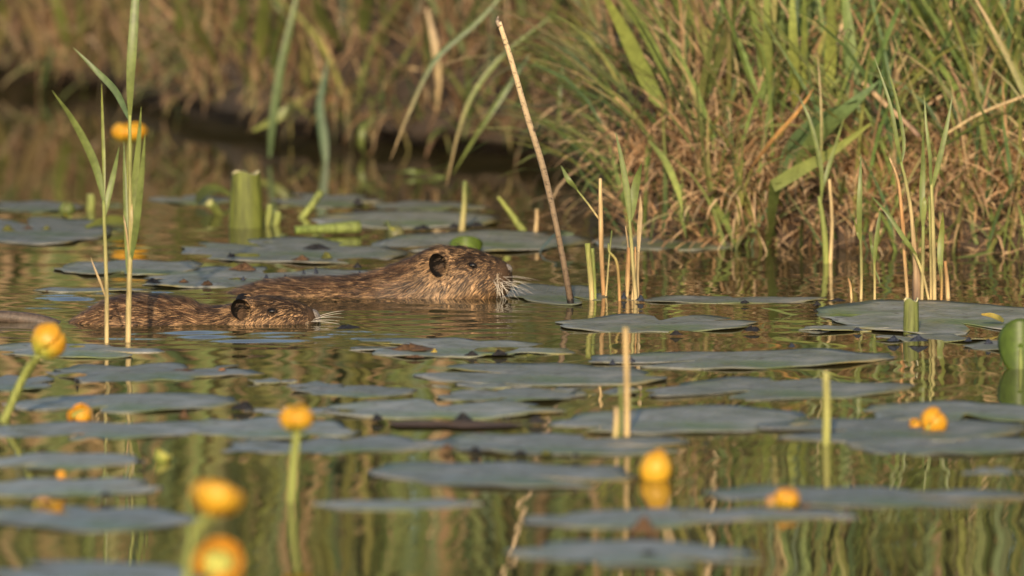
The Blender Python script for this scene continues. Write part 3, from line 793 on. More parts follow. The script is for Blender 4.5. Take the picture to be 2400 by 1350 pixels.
pads = [
    (80, 540, 370, 66, 'grey lily pad at the far left behind the reed shoots', None, 0),
    (70, 484, 260, 26, 'shaded lily pad beyond the round green bud', FARP, 0),
    (300, 627, 350, 36, 'narrow lily pad just behind the back of the small coypu', None, 0),
    (610, 650, 560, 54, 'lily pad strewn with dark scraps behind the large coypu', None, 0.004),
    (690, 588, 540, 62, 'broad grey lily pad in front of the thick cut stub', None, 0.003),
    (1130, 566, 520, 52, 'olive lily pad right behind the head of the large coypu', None, 0.002),
    (950, 514, 450, 40, 'lily pad lying beneath the bent-necked bud', None, 0.003),
    (765, 470, 270, 32, 'shaded lily pad beyond the slanting bright green stub', FARP, 0),
    (450, 468, 210, 20, 'shaded lily pad beyond the dark curled olive leaf', FARP, 0),
    (1010, 482, 280, 22, 'shaded lily pad beyond the tall thin straw stub', FARP, 0),
    (1560, 566, 350, 40, 'olive lily pad pressed against the foot of the right tussock', None, 0),
    (1300, 690, 250, 48, 'blue-grey lily pad under the whiskers of the large coypu', None, 0),
    (1700, 702, 480, 16, 'thin dark lily pad stretching from the reed stubs along the bank', None, 0),
    (1540, 758, 480, 42, 'smooth grey lily pad in front of the reed stubs', None, 0),
    (2225, 745, 620, 84, 'large grey lily pad around the rolled leaf off the dense reeds', None, 0.002),
    (2420, 810, 330, 24, 'dark lily pad lying by the upright round leaf', None, 0),
    (1080, 815, 540, 46, 'ragged lily pad with torn patches in front of the large coypu', None, 0.006),
    (1740, 842, 730, 46, 'long rippled lily pad crossing behind the tall stubs', None, 0.003),
    (1265, 878, 600, 54, 'clean oval lily pad left of the tall straw stub', None, 0.002),
    (1830, 911, 640, 54, 'grey lily pad behind the tall yellow stub', None, 0.003),
    (2260, 966, 470, 48, 'lily pad behind the wilted yellow flower', None, 0),
    (180, 821, 420, 34, 'lily pad at the foot of the two reed shoots', None, 0),
    (365, 874, 520, 44, 'dirty lily pad covered with leaf litter in front of the reeds', None, 0.004),
    (30, 899, 190, 36, 'small lily pad behind the slanting flower stem', None, 0),
    (285, 943, 560, 46, 'smooth lily pad behind the half-sunk yellow flower', None, 0),
    (830, 916, 300, 26, 'small torn lily pad left of the clean oval pad', MIDP, 0),
    (1010, 960, 640, 44, 'wide lily pad with dark lumps along its front edge', MIDP, 0.002),
    (1200, 925, 360, 34, 'littered lily pad fragment in front of the clean oval pad', MIDP, 0.004),
    (1600, 985, 640, 66, 'large lily pad surrounding the paired straw stubs', None, 0.002),
    (2090, 1005, 640, 60, 'lily pad at the foot of the tall yellow stub', None, 0.002),
    (2240, 1045, 520, 46, 'dark lily pad in front of the wilted yellow flower', None, 0),
    (240, 1010, 620, 44, 'long lily pad in front of the half-sunk yellow flower', None, 0),
    (640, 1005, 420, 54, 'lily pad behind the globe flower on its straight stem', None, 0.003),
    (800, 1042, 560, 44, 'lily pad right of the globe flower on its straight stem', MIDP, 0.002),
    (1290, 1042, 660, 52, 'lily pad with dark scraps on its front edge', None, 0.003),
    (140, 1082, 400, 40, 'lily pad beside the green sepal bud', None, 0),
    (160, 1142, 450, 46, 'lily pad with an orange scrap beside the tiny petal cup', NEARP, 0),
    (220, 1215, 520, 62, 'wide near lily pad beside the largest yellow flower', None, 0),
    (210, 1345, 560, 60, 'near lily pad beside the half-eaten yellow flower', None, 0),
    (1180, 1113, 640, 62, 'near lily pad touching the bright floating flower', None, 0.002),
    (930, 1183, 410, 26, 'slender half-sunk lily pad in the near open water', None, 0),
    (1500, 1215, 560, 46, 'near lily pad carrying a dark curled scrap', None, 0.002),
    (1490, 1300, 620, 66, 'closest lily pad below the dark curled scrap', NEARP, 0),
    (2040, 1163, 790, 50, 'long near lily pad carrying the browning yellow flower', None, 0),
    (760, 905, 180, 14, 'small lily pad scrap floating behind the globe flower', MIDP, 0.004),
    (640, 893, 120, 10, 'tiny lily pad scrap near the littered pad', MIDP, 0.004),
    (1130, 905, 240, 12, 'thin lily pad strip touching the clean oval pad', MIDP, 0.004),
    (690, 965, 240, 22, 'torn lily pad piece behind the globe flower head', MIDP, 0.004),
    (1400, 915, 220, 16, 'torn lily pad strip between oval pad and tall straw stub', MIDP, 0.004),
    (1990, 770, 240, 14, 'thin lily pad strip left of the short cut tube', MIDP, 0.004),
    (2200, 792, 300, 14, 'dark torn lily pad strip in front of the short cut tube', MIDP, 0.004),
    (240, 680, 330, 10, 'thin sunken lily pad strip behind the tall reed shoot', MIDP, 0.004),
    (2330, 1105, 160, 12, 'small sunken lily pad near the long near pad', MIDP, 0.004),
    (1800, 1205, 420, 26, 'near sunken lily pad below the browning yellow flower', None, 0),
]
for (x, y, w, h, lab, grp, curl) in pads:
    lily_pad(x, y, w, h, lab, group=grp or PADG, curl=curl, ragged=1.0 if curl >= 0.004 else (0.7 if grp == MIDP else 0.3))

# ------------------------------------------------------------------ yellow water-lily flowers
YEL = (0.62, 0.31, 0.018); YEL2 = (0.66, 0.38, 0.03); YG = (0.36, 0.40, 0.06); ORG = (0.70, 0.33, 0.03)
def sepal_mesh(r, az, half_w, top, tipr, squash, seed, c_base, c_mid, c_tip):
    g = np.random.default_rng(seed)
    NU, NV = 10, 9
    V, C, F = [], [], []
    for i in range(NU + 1):
        u = i / NU
        pol = math.pi * (0.97 - u * top)       # from the stem end upwards
        for j in range(NV + 1):
            v = j / NV * 2 - 1
            wfac = math.sin(min(1, u * 1.25 + 0.10) * math.pi / 2) * (1 - 0.25 * max(0, u - 0.7) / 0.3)
            a = az + v * half_w * wfac
            rr = r * (1 + 0.04 * math.cos(v * 1.5)) * (1 + tipr * u * u) * (1 + 0.02 * math.sin(7 * v + seed))
            edge = 1 - 0.10 * (abs(v) ** 4) * u
            z = -math.cos(pol) * -1
            V.append((rr * math.sin(pol) * math.cos(a), rr * math.sin(pol) * math.sin(a), rr * squash * math.cos(pol) * edge))
            k = min(1, max(0, u - 0.12) * 2.4)
            c = np.array(c_base) * (1 - k) + np.array(c_mid) * k
            k2 = max(0, u - 0.7) / 0.3
            cc = c * (1 - k2) + np.array(c_tip) * k2
            ke = max(0.0, abs(v) - 0.72) / 0.28 * 0.5
            C.append(cc * (1 - ke) + cc * np.array((0.72, 0.55, 0.5)) * ke)
    for i in range(NU):
        for j in range(NV):
            a = i * (NV + 1) + j
            F.append((a, a + 1, a + NV + 2, a + NV + 1))
    return np.array(V), F, np.array(C)
def flower(base, head, r, label, tilt=(0, 0), squash=0.85, top=0.72, n=5, seed=0, stem_r=0.0042, stigma=False, group='yellow pond-lily flowers', tipr=0.0,
           colors=(YG, YEL, YEL2), stem_mid=None, skip=(), az0=0.0):
    base, head = np.array(base, float), np.array(head, float)
    root = thing('pond_lily_flower', base, label, 'flower', group)
    Rm = Matrix.Rotation(tilt[1], 3, 'Y') @ Matrix.Rotation(tilt[0], 3, 'X')
    hl = head - base
    for k in range(n):
        if k in skip:
            continue
        v, f, c = sepal_mesh(r * (1.02 if k % 2 else 0.90), az0 + k * 2 * math.pi / n, math.pi / n * 1.28, top * (1 - 0.05 * (k % 3)), tipr, squash, seed + k, *colors)
        v = np.array([Rm @ Vector(q) for q in v]) + hl
        o = mesh_obj('sepal', v, f, M_SEPAL, root, col=c)
        md = o.modifiers.new('thickness', 'SOLIDIFY'); md.thickness = 0.0012
    ax = np.array(Rm @ Vector((0, 0, 1)))
    # ovary and ray-marked stigma disc inside the cup
    pth = np.array([hl - ax * r * squash * 0.85, hl - ax * r * 0.2, hl + ax * r * 0.15, hl + ax * r * 0.25])
    v, f = tube(spline(pth, 9), [0.3 * r, 0.5 * r, 0.36 * r, 0.55 * r, 0.5 * r], 14)
    mesh_obj('stigma_disc', v, f, M_STEM, root, col=np.tile(np.array([0.42, 0.40, 0.08]), (len(v), 1)))
    s_top = hl - ax * r * squash * 0.93
    mid = s_top * 0.5 + np.array([0, 0, 0]) if stem_mid is None else np.array(stem_mid) - base
    path = spline([np.array([0, 0, -0.04]) if base[2] <= 0.001 else np.zeros(3), mid, s_top], 14)
    v, f = tube(path, [stem_r * 1.05, stem_r, stem_r * 0.95], 10)
    mesh_obj('stem', v, f, M_STEM, root, col=np.tile(np.array([0.20, 0.22, 0.055]), (len(v), 1)))
    return root
def hd(x, y, Y):
    return P(x, y, Y)
b0 = W(297, 446)
flower(b0, hd(305, 308, b0[1]), 0.033, 'yellow globe flower on a stem far off behind the tall reed', squash=0.62, seed=1, top=0.74)
b0 = W(-20, 985)
flower(b0, hd(115, 800, b0[1] - 0.03), 0.0265, 'nodding yellow flower on a thick slanting green stem', tilt=(R(-25), R(38)), squash=0.95, top=0.80, seed=11, stem_r=0.0058, stem_mid=hd(52, 890, b0[1] - 0.01), az0=0.4)
b0 = W(190, 984)
flower(b0, hd(186, 974, b0[1]), 0.0185, 'small yellow flower half sunk in the water', tilt=(R(20), R(-20)), squash=0.9, top=0.7, seed=21, colors=(YEL, YEL, ORG), skip=(3,))
b0 = W(677, 1178)
flower(b0, hd(697, 980, b0[1]), 0.0225, 'round yellow globe flower upright on a long straight stem', squash=0.80, top=0.84, seed=31, stem_r=0.0062)
b0 = W(420, 1450)
flower(b0, hd(511, 1160, b0[1]), 0.0315, 'largest bright yellow flower with a notched rim, close above the water', tilt=(R(-8), R(16)), squash=0.80, top=0.64, tipr=0.04, seed=41, stem_r=0.006, stem_mid=hd(455, 1260, b0[1]), colors=(YEL, YEL2, YEL), az0=0.9)
b0 = W(500, 1470)
flower(b0, hd(512, 1322, b0[1]), 0.0315, 'half-eaten yellow flower showing its pale core', tilt=(R(40), R(8)), squash=0.85, top=0.66, seed=51, stem_r=0.006, colors=(YEL, ORG, ORG), skip=(3,), az0=0.2)
b0 = W(1537, 1123)
flower(b0, hd(1538, 1098, b0[1]), 0.0240, 'bright pointed yellow flower floating with its mirror image below', tilt=(R(10), R(14)), squash=1.15, top=0.92, tipr=-0.12, seed=61, n=4, colors=(YEL2, YEL2, YEL))
b0 = W(1840, 1190)
flower(b0, hd(1846, 1168, b0[1]), 0.0165, 'browning yellow flower with a green underside on a lily pad', tilt=(R(0), R(5)), squash=0.9, top=0.8, seed=71, colors=((0.40, 0.44, 0.05), YEL, (0.55, 0.25, 0.04)))
b0 = W(1812, 1190)
flower(b0, hd(1812, 1176, b0[1] + 0.02), 0.0105, 'faded brown flower head beside the browning yellow flower', squash=1.0, top=0.8, seed=75, colors=((0.3, 0.17, 0.06), (0.48, 0.26, 0.09), (0.42, 0.22, 0.09)), n=4)
b0 = W(2185, 1010)
flower(b0, hd(2190, 988, b0[1]), 0.0200, 'wilted yellow flower collapsing onto the water near the right edge', tilt=(R(-30), R(42)), squash=0.95, top=0.7, seed=81, colors=(YEL, YEL, ORG), skip=(2,))
b0 = W(2146, 1004)
flower(b0, hd(2146, 996, b0[1]), 0.0090, 'small fallen yellow bud touching the wilted flower', tilt=(R(30), R(-30)), squash=1.0, top=0.75, seed=85, colors=(ORG, YEL, ORG), n=4)
b0 = W(143, 1118)
flower(b0, hd(143, 1112, b0[1]), 0.0070, 'tiny orange petal cup floating by the left lily pads', squash=0.9, top=0.8, seed=91, colors=(ORG, ORG, YEL), n=4)
b0 = W(378, 1082)
flower(b0, hd(382, 1066, b0[1]), 0.0130, 'open green sepal bud beside a lily pad', tilt=(R(15), R(35)), squash=1.0, top=0.62, seed=95, colors=((0.2, 0.24, 0.05), (0.27, 0.31, 0.07), (0.42, 0.38, 0.07)), n=4, skip=(1,))
GB = ((0.09, 0.12, 0.03), (0.13, 0.16, 0.045), (0.2, 0.2, 0.06))
b0 = W(170, 512)
flower(b0, hd(158, 491, b0[1]), 0.0145, 'round green bud leaning over the far left lily pad', squash=0.95, top=0.93, seed=101, colors=GB)
b0 = W(895, 520)
flower(b0, hd(927, 549, b0[1] - 0.25), 0.0150, 'olive bud nodding on a bent stem above the big coypu', tilt=(R(0), R(140)), squash=1.0, top=0.93, seed=105, colors=((0.13, 0.15, 0.05), (0.18, 0.17, 0.07), (0.3, 0.26, 0.14)), stem_r=0.0028, stem_mid=hd(905, 522, b0[1] - 0.12))

# ------------------------------------------------------------------ cut stubs and rolled leaves
def rolled_leaf(x, y, ytop, w_bot, w_top, label, lean=0.0, c0=(0.070, 0.082, 0.013), c1=(0.095, 0.105, 0.02), name='rolled_leaf', cat='leaf', group=None, squash=0.55, flat_top=True):
    o = W(x, y); Y = o[1]; s = S(Y)
    h = (y - ytop) * s
    root = thing(name, o, label, cat, group)
    n, seg = 12, 28
    V, C, F = [], [], []
    for i in range(n + 1):
        u = i / n
        z = -0.03 + (h + 0.03) * u
        r = (w_bot * (1 - u) + w_top * u) / 2 * s * (1 + 0.05 * math.sin(u * 3.1))
        for j in range(seg):
            t = 2 * math.pi * j / seg
            q = 1 + 0.03 * math.sin(5 * t + 1) + 0.02 * math.sin(9 * t)
            V.append((r * q * math.cos(t) + lean * s * u, r * q * squash * math.sin(t), z + 0.003 * math.sin(3 * t + 1) * u))
            k = 0.5 + 0.5 * math.sin(6 * t)
            C.append(np.array(c0) * (1 - 0.5 * u) + (np.array(c1)) * 0.5 * u + np.array(c1) * 0.25 * k)
    for i in range(n):
        for j in range(seg):
            F.append((i * seg + j, i * seg + (j + 1) % seg, (i + 1) * seg + (j + 1) % seg, (i + 1) * seg + j))
    mesh_obj('rolled_blade', V, F, M_STEM, root, col=C)
    V2, F2, C2 = [], [], []                     # inner wall and pale pith below the cut
    for i, (k, dz) in enumerate(((1.0, 0.0), (0.86, 0.0006), (0.80, -0.004), (0.0, -0.006))):
        for j in range(seg):
            x_, y_, z_ = V[n * seg + j]
            cx = lean * s
            V2.append((cx + (x_ - cx) * k, y_ * k, z_ + dz)); C2.append((0.50, 0.44, 0.24) if i < 3 else (0.2, 0.2, 0.06))
    for i in range(3):
        for j in range(seg):
            F2.append((i * seg + j, i * seg + (j + 1) % seg, (i + 1) * seg + (j + 1) % seg, (i + 1) * seg + j))
    mesh_obj('cut_top', V2, F2, M_STEM, root, col=C2)
    return root
rolled_leaf(576, 535, 404, 84, 64, 'thick rolled green leaf cut off flat, standing among far pads', squash=0.5)
rolled_leaf(2135, 782, 702, 36, 34, 'short cut green tube standing on the large grey pad', c0=(0.085, 0.10, 0.025), c1=(0.13, 0.14, 0.04), squash=0.9)
STG = 'cut green leaf stubs among the far pads'
def stub(x0, y0, x1, y1, r0, r1, label, c0=YGREEN, c1=LGREEN, group=STG, name='cut_stub', dy=0.0, z=0.0, cat='stub'):
    o = W(x0, y0, z); Y = o[1]
    root = thing(name, o, label, cat, group)
    a, b_ = P(x0, y0, Y), P(x1, y1, Y + dy)
    d = (b_ - a) / np.linalg.norm(b_ - a)
    path = spline([a - d * 0.025, a, (a + b_) / 2 + np.array([0.001, 0, 0]), b_], 12)
    s = S(Y)
    v, f = tube(path - o, [r0 * s, r0 * s, (r0 + r1) / 2 * s, r1 * s], 12)
    mesh_obj('stalk', v, f, M_STEM, root, col=colpath(12, 12, c0, c1))
    v, f = tube(np.array([b_ - d * 0.0008, b_ + d * 0.0006]) - o, [r1 * s * 0.88], 12)
    mesh_obj('cut_end', v, f, M_STEM, root, col=np.tile(np.array([0.30, 0.29, 0.12]), (len(v), 1)))
    return root
stub(515, 503, 490, 474, 10, 11, 'short pale stub leaning left beside the thick rolled leaf', dy=-0.03)
stub(645, 527, 650, 496, 10, 9, 'squat yellow-green stub right of the thick rolled leaf')
stub(625, 530, 632, 480, 8, 7, 'thin stub tucked behind the thick rolled leaf', (0.2, 0.2, 0.05), LGREEN)
stub(708, 510, 752, 450, 8, 9, 'slanting bright green stub right of the squat stub', dy=0.02)
stub(725, 538, 842, 532, 10, 16, 'fat green stalk lying flat on the water', (0.12, 0.16, 0.03), LGREEN, dy=0.03, z=0.010)
stub(212, 492, 212, 456, 10, 9, 'upright pale stub near the round green bud')
stub(1082, 540, 1090, 425, 8, 5, 'tall thin straw stub behind the olive pad', STRAW, LGREEN)
stub(1225, 540, 1168, 462, 9, 4, 'tapering green leaf stub leaning toward the recess', LGREEN, YGREEN)
stub(1255, 545, 1258, 490, 5, 4, 'thin straw stub between leaning stub and dead stalk', STRAW, TAN)
stub(1936, 1043, 1936, 872, 10, 8, 'tall yellow-green stub rising from a near lily pad', YGREEN, (0.36, 0.33, 0.11))
stub(1469, 1022, 1466, 768, 7.5, 6.5, 'tallest straw-coloured stub rising from a near lily pad', STRAW, (0.46, 0.32, 0.14))
stub(1442, 1024, 1444, 955, 8, 6, 'short straw stub beside the tallest straw stub', (0.34, 0.29, 0.10), TAN)
stub(1454, 1020, 1454, 905, 4, 4, 'thin green stub squeezed between two straw stubs', LGREEN, LGREEN)
# upright round leaves
def round_leaf(x, y, ytop, w, label, tilt=0.15, c=(0.06, 0.095, 0.010)):
    o = W(x, y); Y = o[1]; s = S(Y)
    h = (y - ytop) * s; r = w / 2 * s
    root = thing('upright_leaf', o, label, 'leaf')
    V, C, F = [], [], []
    NA, NR = 36, 7
    for i in range(NR + 1):
        u = i / NR
        for j in range(NA):
            t = 2 * math.pi * j / NA
            x_ = r * u * math.cos(t) * (1 + 0.04 * math.sin(3 * t))
            z_ = h * 0.45 + h * 0.56 * u * math.sin(t)
            V.append((x_, 0.02 * (x_ / r) ** 2 + tilt * z_, z_)); C.append(np.array(c) * (1 + 0.5 * (1 - u)))
    for i in range(NR):
        for j in range(NA):
            F.append((i * NA + j, i * NA + (j + 1) % NA, (i + 1) * NA + (j + 1) % NA, (i + 1) * NA + j))
    ob = mesh_obj('leaf_blade', V, F, M_LEAF, root, col=C)
    md = ob.modifiers.new('thickness', 'SOLIDIFY'); md.thickness = 0.0015
    v, f = tube(spline([(0, -0.001, -0.03), (0, 0.0, h * 0.25), (0, 0.004 + tilt * h * 0.5, h * 0.5)], 8), [0.004, 0.003, 0.002], 8)
    mesh_obj('leaf_stalk', v, f, M_STEM, root, col=np.tile(np.array(LGREEN), (len(v), 1)))
    return root
round_leaf(2392, 865, 748, 100, 'bright green round leaf standing up at the right edge')
round_leaf(1092, 597, 555, 76, 'small bright green leaf peeking over the head of the large coypu', c=(0.085, 0.125, 0.012), tilt=0.35)
# bent blue-green leaf by the stalk and curled dark leaf
def bent_leaf(pts, w, base, label, c0, c1, name='bent_leaf', group=None, side=(1, 0, 0), z=0.0, fold=0.4):
    o = W(*base, z)
    root = thing(name, o, label, 'leaf', group)
    add_leaf(root, pts, o[1], w, c0, c1, widths=[w * 0.3, w * 0.8, w, w * 0.8, w * 0.3], side=side, fold=fold, name='leaf_blade', dy=0.06)
    return root
bent_leaf([(1262, 592), (1280, 566), (1305, 545), (1345, 548)], 0.018, (1262, 592), 'blue-green bent leaf tip arched behind the dead stalk', (0.09, 0.12, 0.09), (0.12, 0.15, 0.09), side=(0.75, -0.2, 0.6))
bent_leaf([(462, 476), (480, 455), (510, 448), (545, 462)], 0.030, (500, 482), 'dark curled olive leaf behind the thick rolled leaf', (0.05, 0.06, 0.015), (0.12, 0.14, 0.03), side=(0, 1, 0.5))
bent_leaf([(200, 535), (245, 525), (285, 524), (330, 532)], 0.030, (260, 534), 'olive leaf edge lying along the far left pad', (0.11, 0.12, 0.02), (0.15, 0.16, 0.03), side=(0, 1, 0.5), z=0.004)
bent_leaf([(1785, 722), (1820, 730), (1850, 738), (1882, 740)], 0.008, (1840, 738), 'thin bright green blade floating off the right bank', LGREEN, YGREEN, side=(0, 1, 0.3), z=0.004)
bent_leaf([(1945, 740), (1985, 741), (2020, 742), (2050, 744)], 0.009, (2000, 744), 'narrow green blade floating beside the large grey pad', GREEN, LGREEN, side=(0, 1, 0.3), z=0.004)
bent_leaf([(2300, 738), (2320, 742), (2340, 748), (2352, 750)], 0.014, (2325, 750), 'curled yellow leaf fallen on the large grey pad', (0.55, 0.36, 0.06), (0.42, 0.36, 0.08), side=(0, 1, 0.5), z=0.012)
bent_leaf([(1680, 555), (1650, 548), (1610, 552), (1560, 556)], 0.012, (1620, 560), 'pale green blade resting on the pad by the tussock', LGREEN, YGREEN, side=(0, 1, 0.3), z=0.008)
bent_leaf([(2240, 605), (2280, 602), (2310, 595), (2330, 590)], 0.010, (2290, 606), 'green blade lying on the water under the right bank', GREEN, LGREEN, side=(0, 1, 0.3), z=0.004)

# scraps of rotten leaf and snail-dark lumps on the pads
SG = 'dark scraps lying on the pads'
sr = np.random.default_rng(77)
def scrap(x, y, w, h, c=(0.018, 0.016, 0.014), label='small dark scrap of rotten leaf on the lily pads', name='leaf_scrap', z=0.005):
    o = W(x, y + h / 2, z); s = S(o[1])
    NA, NR = 14, 6
    V, F, C = [], [], []
    p = sr.uniform(0, 6.28, 3)
    for i in range(NR + 1):
        ph = math.pi / 2 * i / NR
        for j in range(NA):
            t = 2 * math.pi * j / NA
            q = 1 + 0.30 * math.sin(2 * t + p[0]) + 0.24 * math.sin(5 * t + p[1]) + 0.12 * math.sin(9 * t + p[2])
            V.append((w / 2 * s * math.cos(ph) * math.cos(t) * q, w / 2.6 * s * math.cos(ph) * math.sin(t) * q, h * 0.75 * s * math.sin(ph) ** 1.6 * (1 + 0.45 * math.sin(3 * t + p[2]) + 0.3 * math.sin(4 * ph + 2 * t + p[0])) - 0.002))
            C.append(np.array(c) * sr.uniform(0.7, 1.3))
    for i in range(NR):
        for j in range(NA):
            F.append((i * NA + j, i * NA + (j + 1) % NA, (i + 1) * NA + (j + 1) % NA, (i + 1) * NA + j))
    ob = mesh_obj(name, V, F, M_SCRAP, col=C)
    ob.location = o
    names = {DK: 'black', BR: 'brown', BL: 'blue-black', OL: 'olive'}
    pd = min(pads, key=lambda q: max(0, abs(q[0] - x) / (q[2] / 2) - 0.9) * q[2] + 6 * abs(q[1] - y))
    return tag(ob, ' '.join((names.get(tuple(c), 'orange') + ' leaf scrap on or by the ' + pd[4]).split()[:16]), 'leaf scrap', SG)
DK = (0.018, 0.017, 0.018); BR = (0.09, 0.05, 0.025); BL = (0.025, 0.03, 0.045); OL = (0.09, 0.09, 0.02)
for a in [(885, 975, 34, 14, DK), (1085, 974, 42, 16, DK), (1255, 980, 34, 16, DK), (1190, 976, 14, 8, DK), (572, 948, 46, 16, DK), (432, 965, 22, 18, BR), (1505, 1228, 58, 34, BR),
          (570, 622, 56, 14, BR), (548, 618, 24, 10, OL), (360, 655, 34, 9, DK), (430, 655, 26, 7, BR), (485, 660, 30, 9, BR), (570, 650, 12, 9, BL), (625, 648, 15, 12, BL), (668, 646, 10, 8, BL), (712, 634, 8, 9, BL),
          (740, 631, 9, 14, BL), (843, 636, 10, 6, BL), (542, 595, 22, 8, DK), (745, 575, 52, 10, DK), (705, 602, 34, 10, BR), (838, 620, 18, 10, DK), (765, 596, 26, 14, OL), (990, 530, 40, 9, DK), (1065, 527, 24, 10, DK), (1120, 523, 40, 10, DK),
          (840, 470, 18, 14, DK), (1585, 777, 26, 9, DK), (1762, 767, 40, 10, DK), (1915, 708, 16, 9, DK), (1745, 704, 20, 7, DK), (1855, 806, 18, 9, BL), (2150, 790, 34, 12, BL), (2095, 790, 28, 12, BL), (2270, 792, 16, 9, BL), (2316, 797, 18, 10, BL),
          (960, 810, 90, 12, BR), (1105, 825, 28, 9, DK), (1170, 823, 32, 11, DK), (1018, 818, 14, 9, (0.3, 0.22, 0.05)), (1235, 830, 56, 5, OL), (975, 832, 40, 5, BR), (430, 865, 80, 8, BR), (520, 862, 20, 6, (0.2, 0.1, 0.05)), (180, 887, 14, 8, DK),
          (1655, 1035, 18, 9, DK), (1115, 1050, 32, 11, DK), (1050, 1045, 36, 12, BR), (1218, 1056, 24, 9, DK), (1350, 1064, 26, 10, DK), (1280, 1058, 30, 8, OL), (245, 1158, 32, 14, DK), (100, 1166, 40, 10, (0.38, 0.2, 0.08)), (1480, 840, 14, 11, BL), (1436, 846, 14, 10, BL),
          (1890, 1180, 14, 16, BR), (330, 1078, 20, 12, DK), (815, 762, 60, 7, DK), (1062, 988, 260, 4, BR), (1500, 696, 18, 11, BL), (1462, 690, 12, 14, BL), (20, 532, 28, 12, OL), (108, 531, 20, 7, OL), (65, 530, 20, 5, BR), (2010, 768, 22, 7, BL), (1520, 1290, 40, 6, DK), (1960, 700, 30, 6, DK)]:
    scrap(*a)

# ------------------------------------------------------------------ coypus
def coypu(root, top, bot, wid, ear, eye, nose, fur_n, seed, tail, whisk, tone=1.0, pose=None):
    """Loft along x (nose at 0, body to -x). top/bot/wid: (s, value) tables in metres."""
    g = np.random.default_rng(seed)
    top, bot, wid = [np.array(sorted(a)) for a in (top, bot, wid)]
    def sm(tab, s):
        q = np.linspace(tab[0, 0], tab[-1, 0], 260)
        v = np.interp(q, tab[:, 0], tab[:, 1])
        kk = np.exp(-np.linspace(-2, 2, 9) ** 2); kk /= kk.sum()
        v2 = np.convolve(np.pad(v, 4, mode='edge'), kk, 'valid')
        near = np.clip((-q) / 0.02, 0, 1)      # keep the muzzle crisp
        return np.interp(s, q, v2 * near + v * (1 - near))
    s_min = top[0, 0]
    ss = np.concatenate([np.linspace(s_min, -0.2, 34), np.linspace(-0.19, -0.03, 36), np.linspace(-0.027, 0, 12)])
    NS = 36
    def section(s, th):
        zt, zb, w = sm(top, s), sm(bot, s), sm(wid, s)
        zc, h = (zt + zb) / 2, (zt - zb) / 2
        e = 2 / 2.25
        c, si = np.cos(th), np.sin(th)
        # the cheek bulges low on the head, the crown stays narrower
        return np.stack([np.broadcast_to(s, np.shape(th)), w * np.sign(c) * np.abs(c) ** e * (1 - 0.10 * si), zc + h * np.sign(si) * np.abs(si) ** e], -1)
    th = np.linspace(0, 2 * math.pi, NS, endpoint=False)
    V = np.concatenate([section(s, th) for s in ss])
    # brow and cheek relief, small folds
    F = []
    for i in range(len(ss) - 1):
        for j in range(NS):
            F.append((i * NS + j, i * NS + (j + 1) % NS, (i + 1) * NS + (j + 1) % NS, (i + 1) * NS + j))
    V = np.vstack([V, [[ss[0] - 0.005, 0, (sm(top, ss[0]) + sm(bot, ss[0])) / 2]], [[0.0015, 0, (sm(top, 0) + sm(bot, 0)) / 2]]])
    a, b_ = len(V) - 2, len(V) - 1
    for j in range(NS):
        F.append((a, (j + 1) % NS, j)); k = (len(ss) - 1) * NS
        F.append((b_, k + j, k + (j + 1) % NS))
    body = mesh_obj('body', V, F, M_SKIN, root)
    # fur: wet pointed strands lying back along the body
    Vt = V; tri = []
    for f in F:
        if len(f) == 4:
            tri += [(f[0], f[1], f[2]), (f[0], f[2], f[3])]
        else:
            tri.append(f)
    tri = np.array(tri)
    A, B, C_ = Vt[tri[:, 0]], Vt[tri[:, 1]], Vt[tri[:, 2]]
    nrm = np.cross(B - A, C_ - A); area = np.linalg.norm(nrm, axis=1) / 2
    nrm /= (2 * area[:, None] + 1e-12)
    cen = (A + B + C_) / 3
    out = cen - np.stack([cen[:, 0], 0 * cen[:, 0], np.interp(cen[:, 0], ss, (sm(top, ss) + sm(bot, ss)) / 2)], -1)
    flip = (nrm * out).sum(1) < 0
    nrm[flip] *= -1
    wgt = area * (cen[:, 2] > -0.02) * np.where(cen[:, 0] > -0.20, 2.2, 1.0)
    # no fur on the nose leather
    pick_ = g.choice(len(tri), fur_n, p=wgt / wgt.sum())
    r1, r2 = np.sqrt(g.random(fur_n)), g.random(fur_n)
    pt = A[pick_] * (1 - r1)[:, None] + B[pick_] * (r1 * (1 - r2))[:, None] + C_[pick_] * (r1 * r2)[:, None]
    nn = nrm[pick_]
    s, z, yy = pt[:, 0], pt[:, 2], pt[:, 1]
    zt = sm(top, s)
    keep = ~((s > -0.005) & (z > nose[1] - 0.006))
    ed = np.hypot((s - eye[0]) / 1.0, z - eye[1])
    keep &= ed > 0.0058
    er = np.hypot((s - ear[0]) / ear[2], (z - ear[1]) / ear[3])
    keep &= er > 1.0
    pt, nn, s, z, zt, er, ed = pt[keep], nn[keep], s[keep], z[keep], zt[keep], er[keep], ed[keep]
    n = len(pt)
    head = np.clip((s + 0.17) / 0.05, 0, 1)
    face = np.clip((s + 0.055) / 0.04, 0, 1)
    rel = np.clip((zt - z) / 0.07, 0, 1)       # 0 crown .. 1 cheek
    flow = np.stack([-np.ones(n), 0 * s, -0.25 - 0.75 * head * (0.4 + rel) + 0.15 * face], -1)
    cl = 0.55 * field(s * 1.0, z * 1.0 + pt[:, 1] * 0.7, 26, seed)
    flow[:, 2] += cl * 0.45 + g.normal(0, 0.16, n)
    flow[:, 1] += g.normal(0, 0.14, n)
    flow -= nn * (flow * nn).sum(1)[:, None]
    flow /= np.linalg.norm(flow, axis=1)[:, None] + 1e-9
    lift = 0.22 + 0.12 * g.random(n)
    d0 = flow + nn * (lift + 0.25)[:, None]; d0 /= np.linalg.norm(d0, axis=1)[:, None]
    d1 = flow + nn * (0.03 + 0.10 * g.random(n))[:, None]; d1 /= np.linalg.norm(d1, axis=1)[:, None]
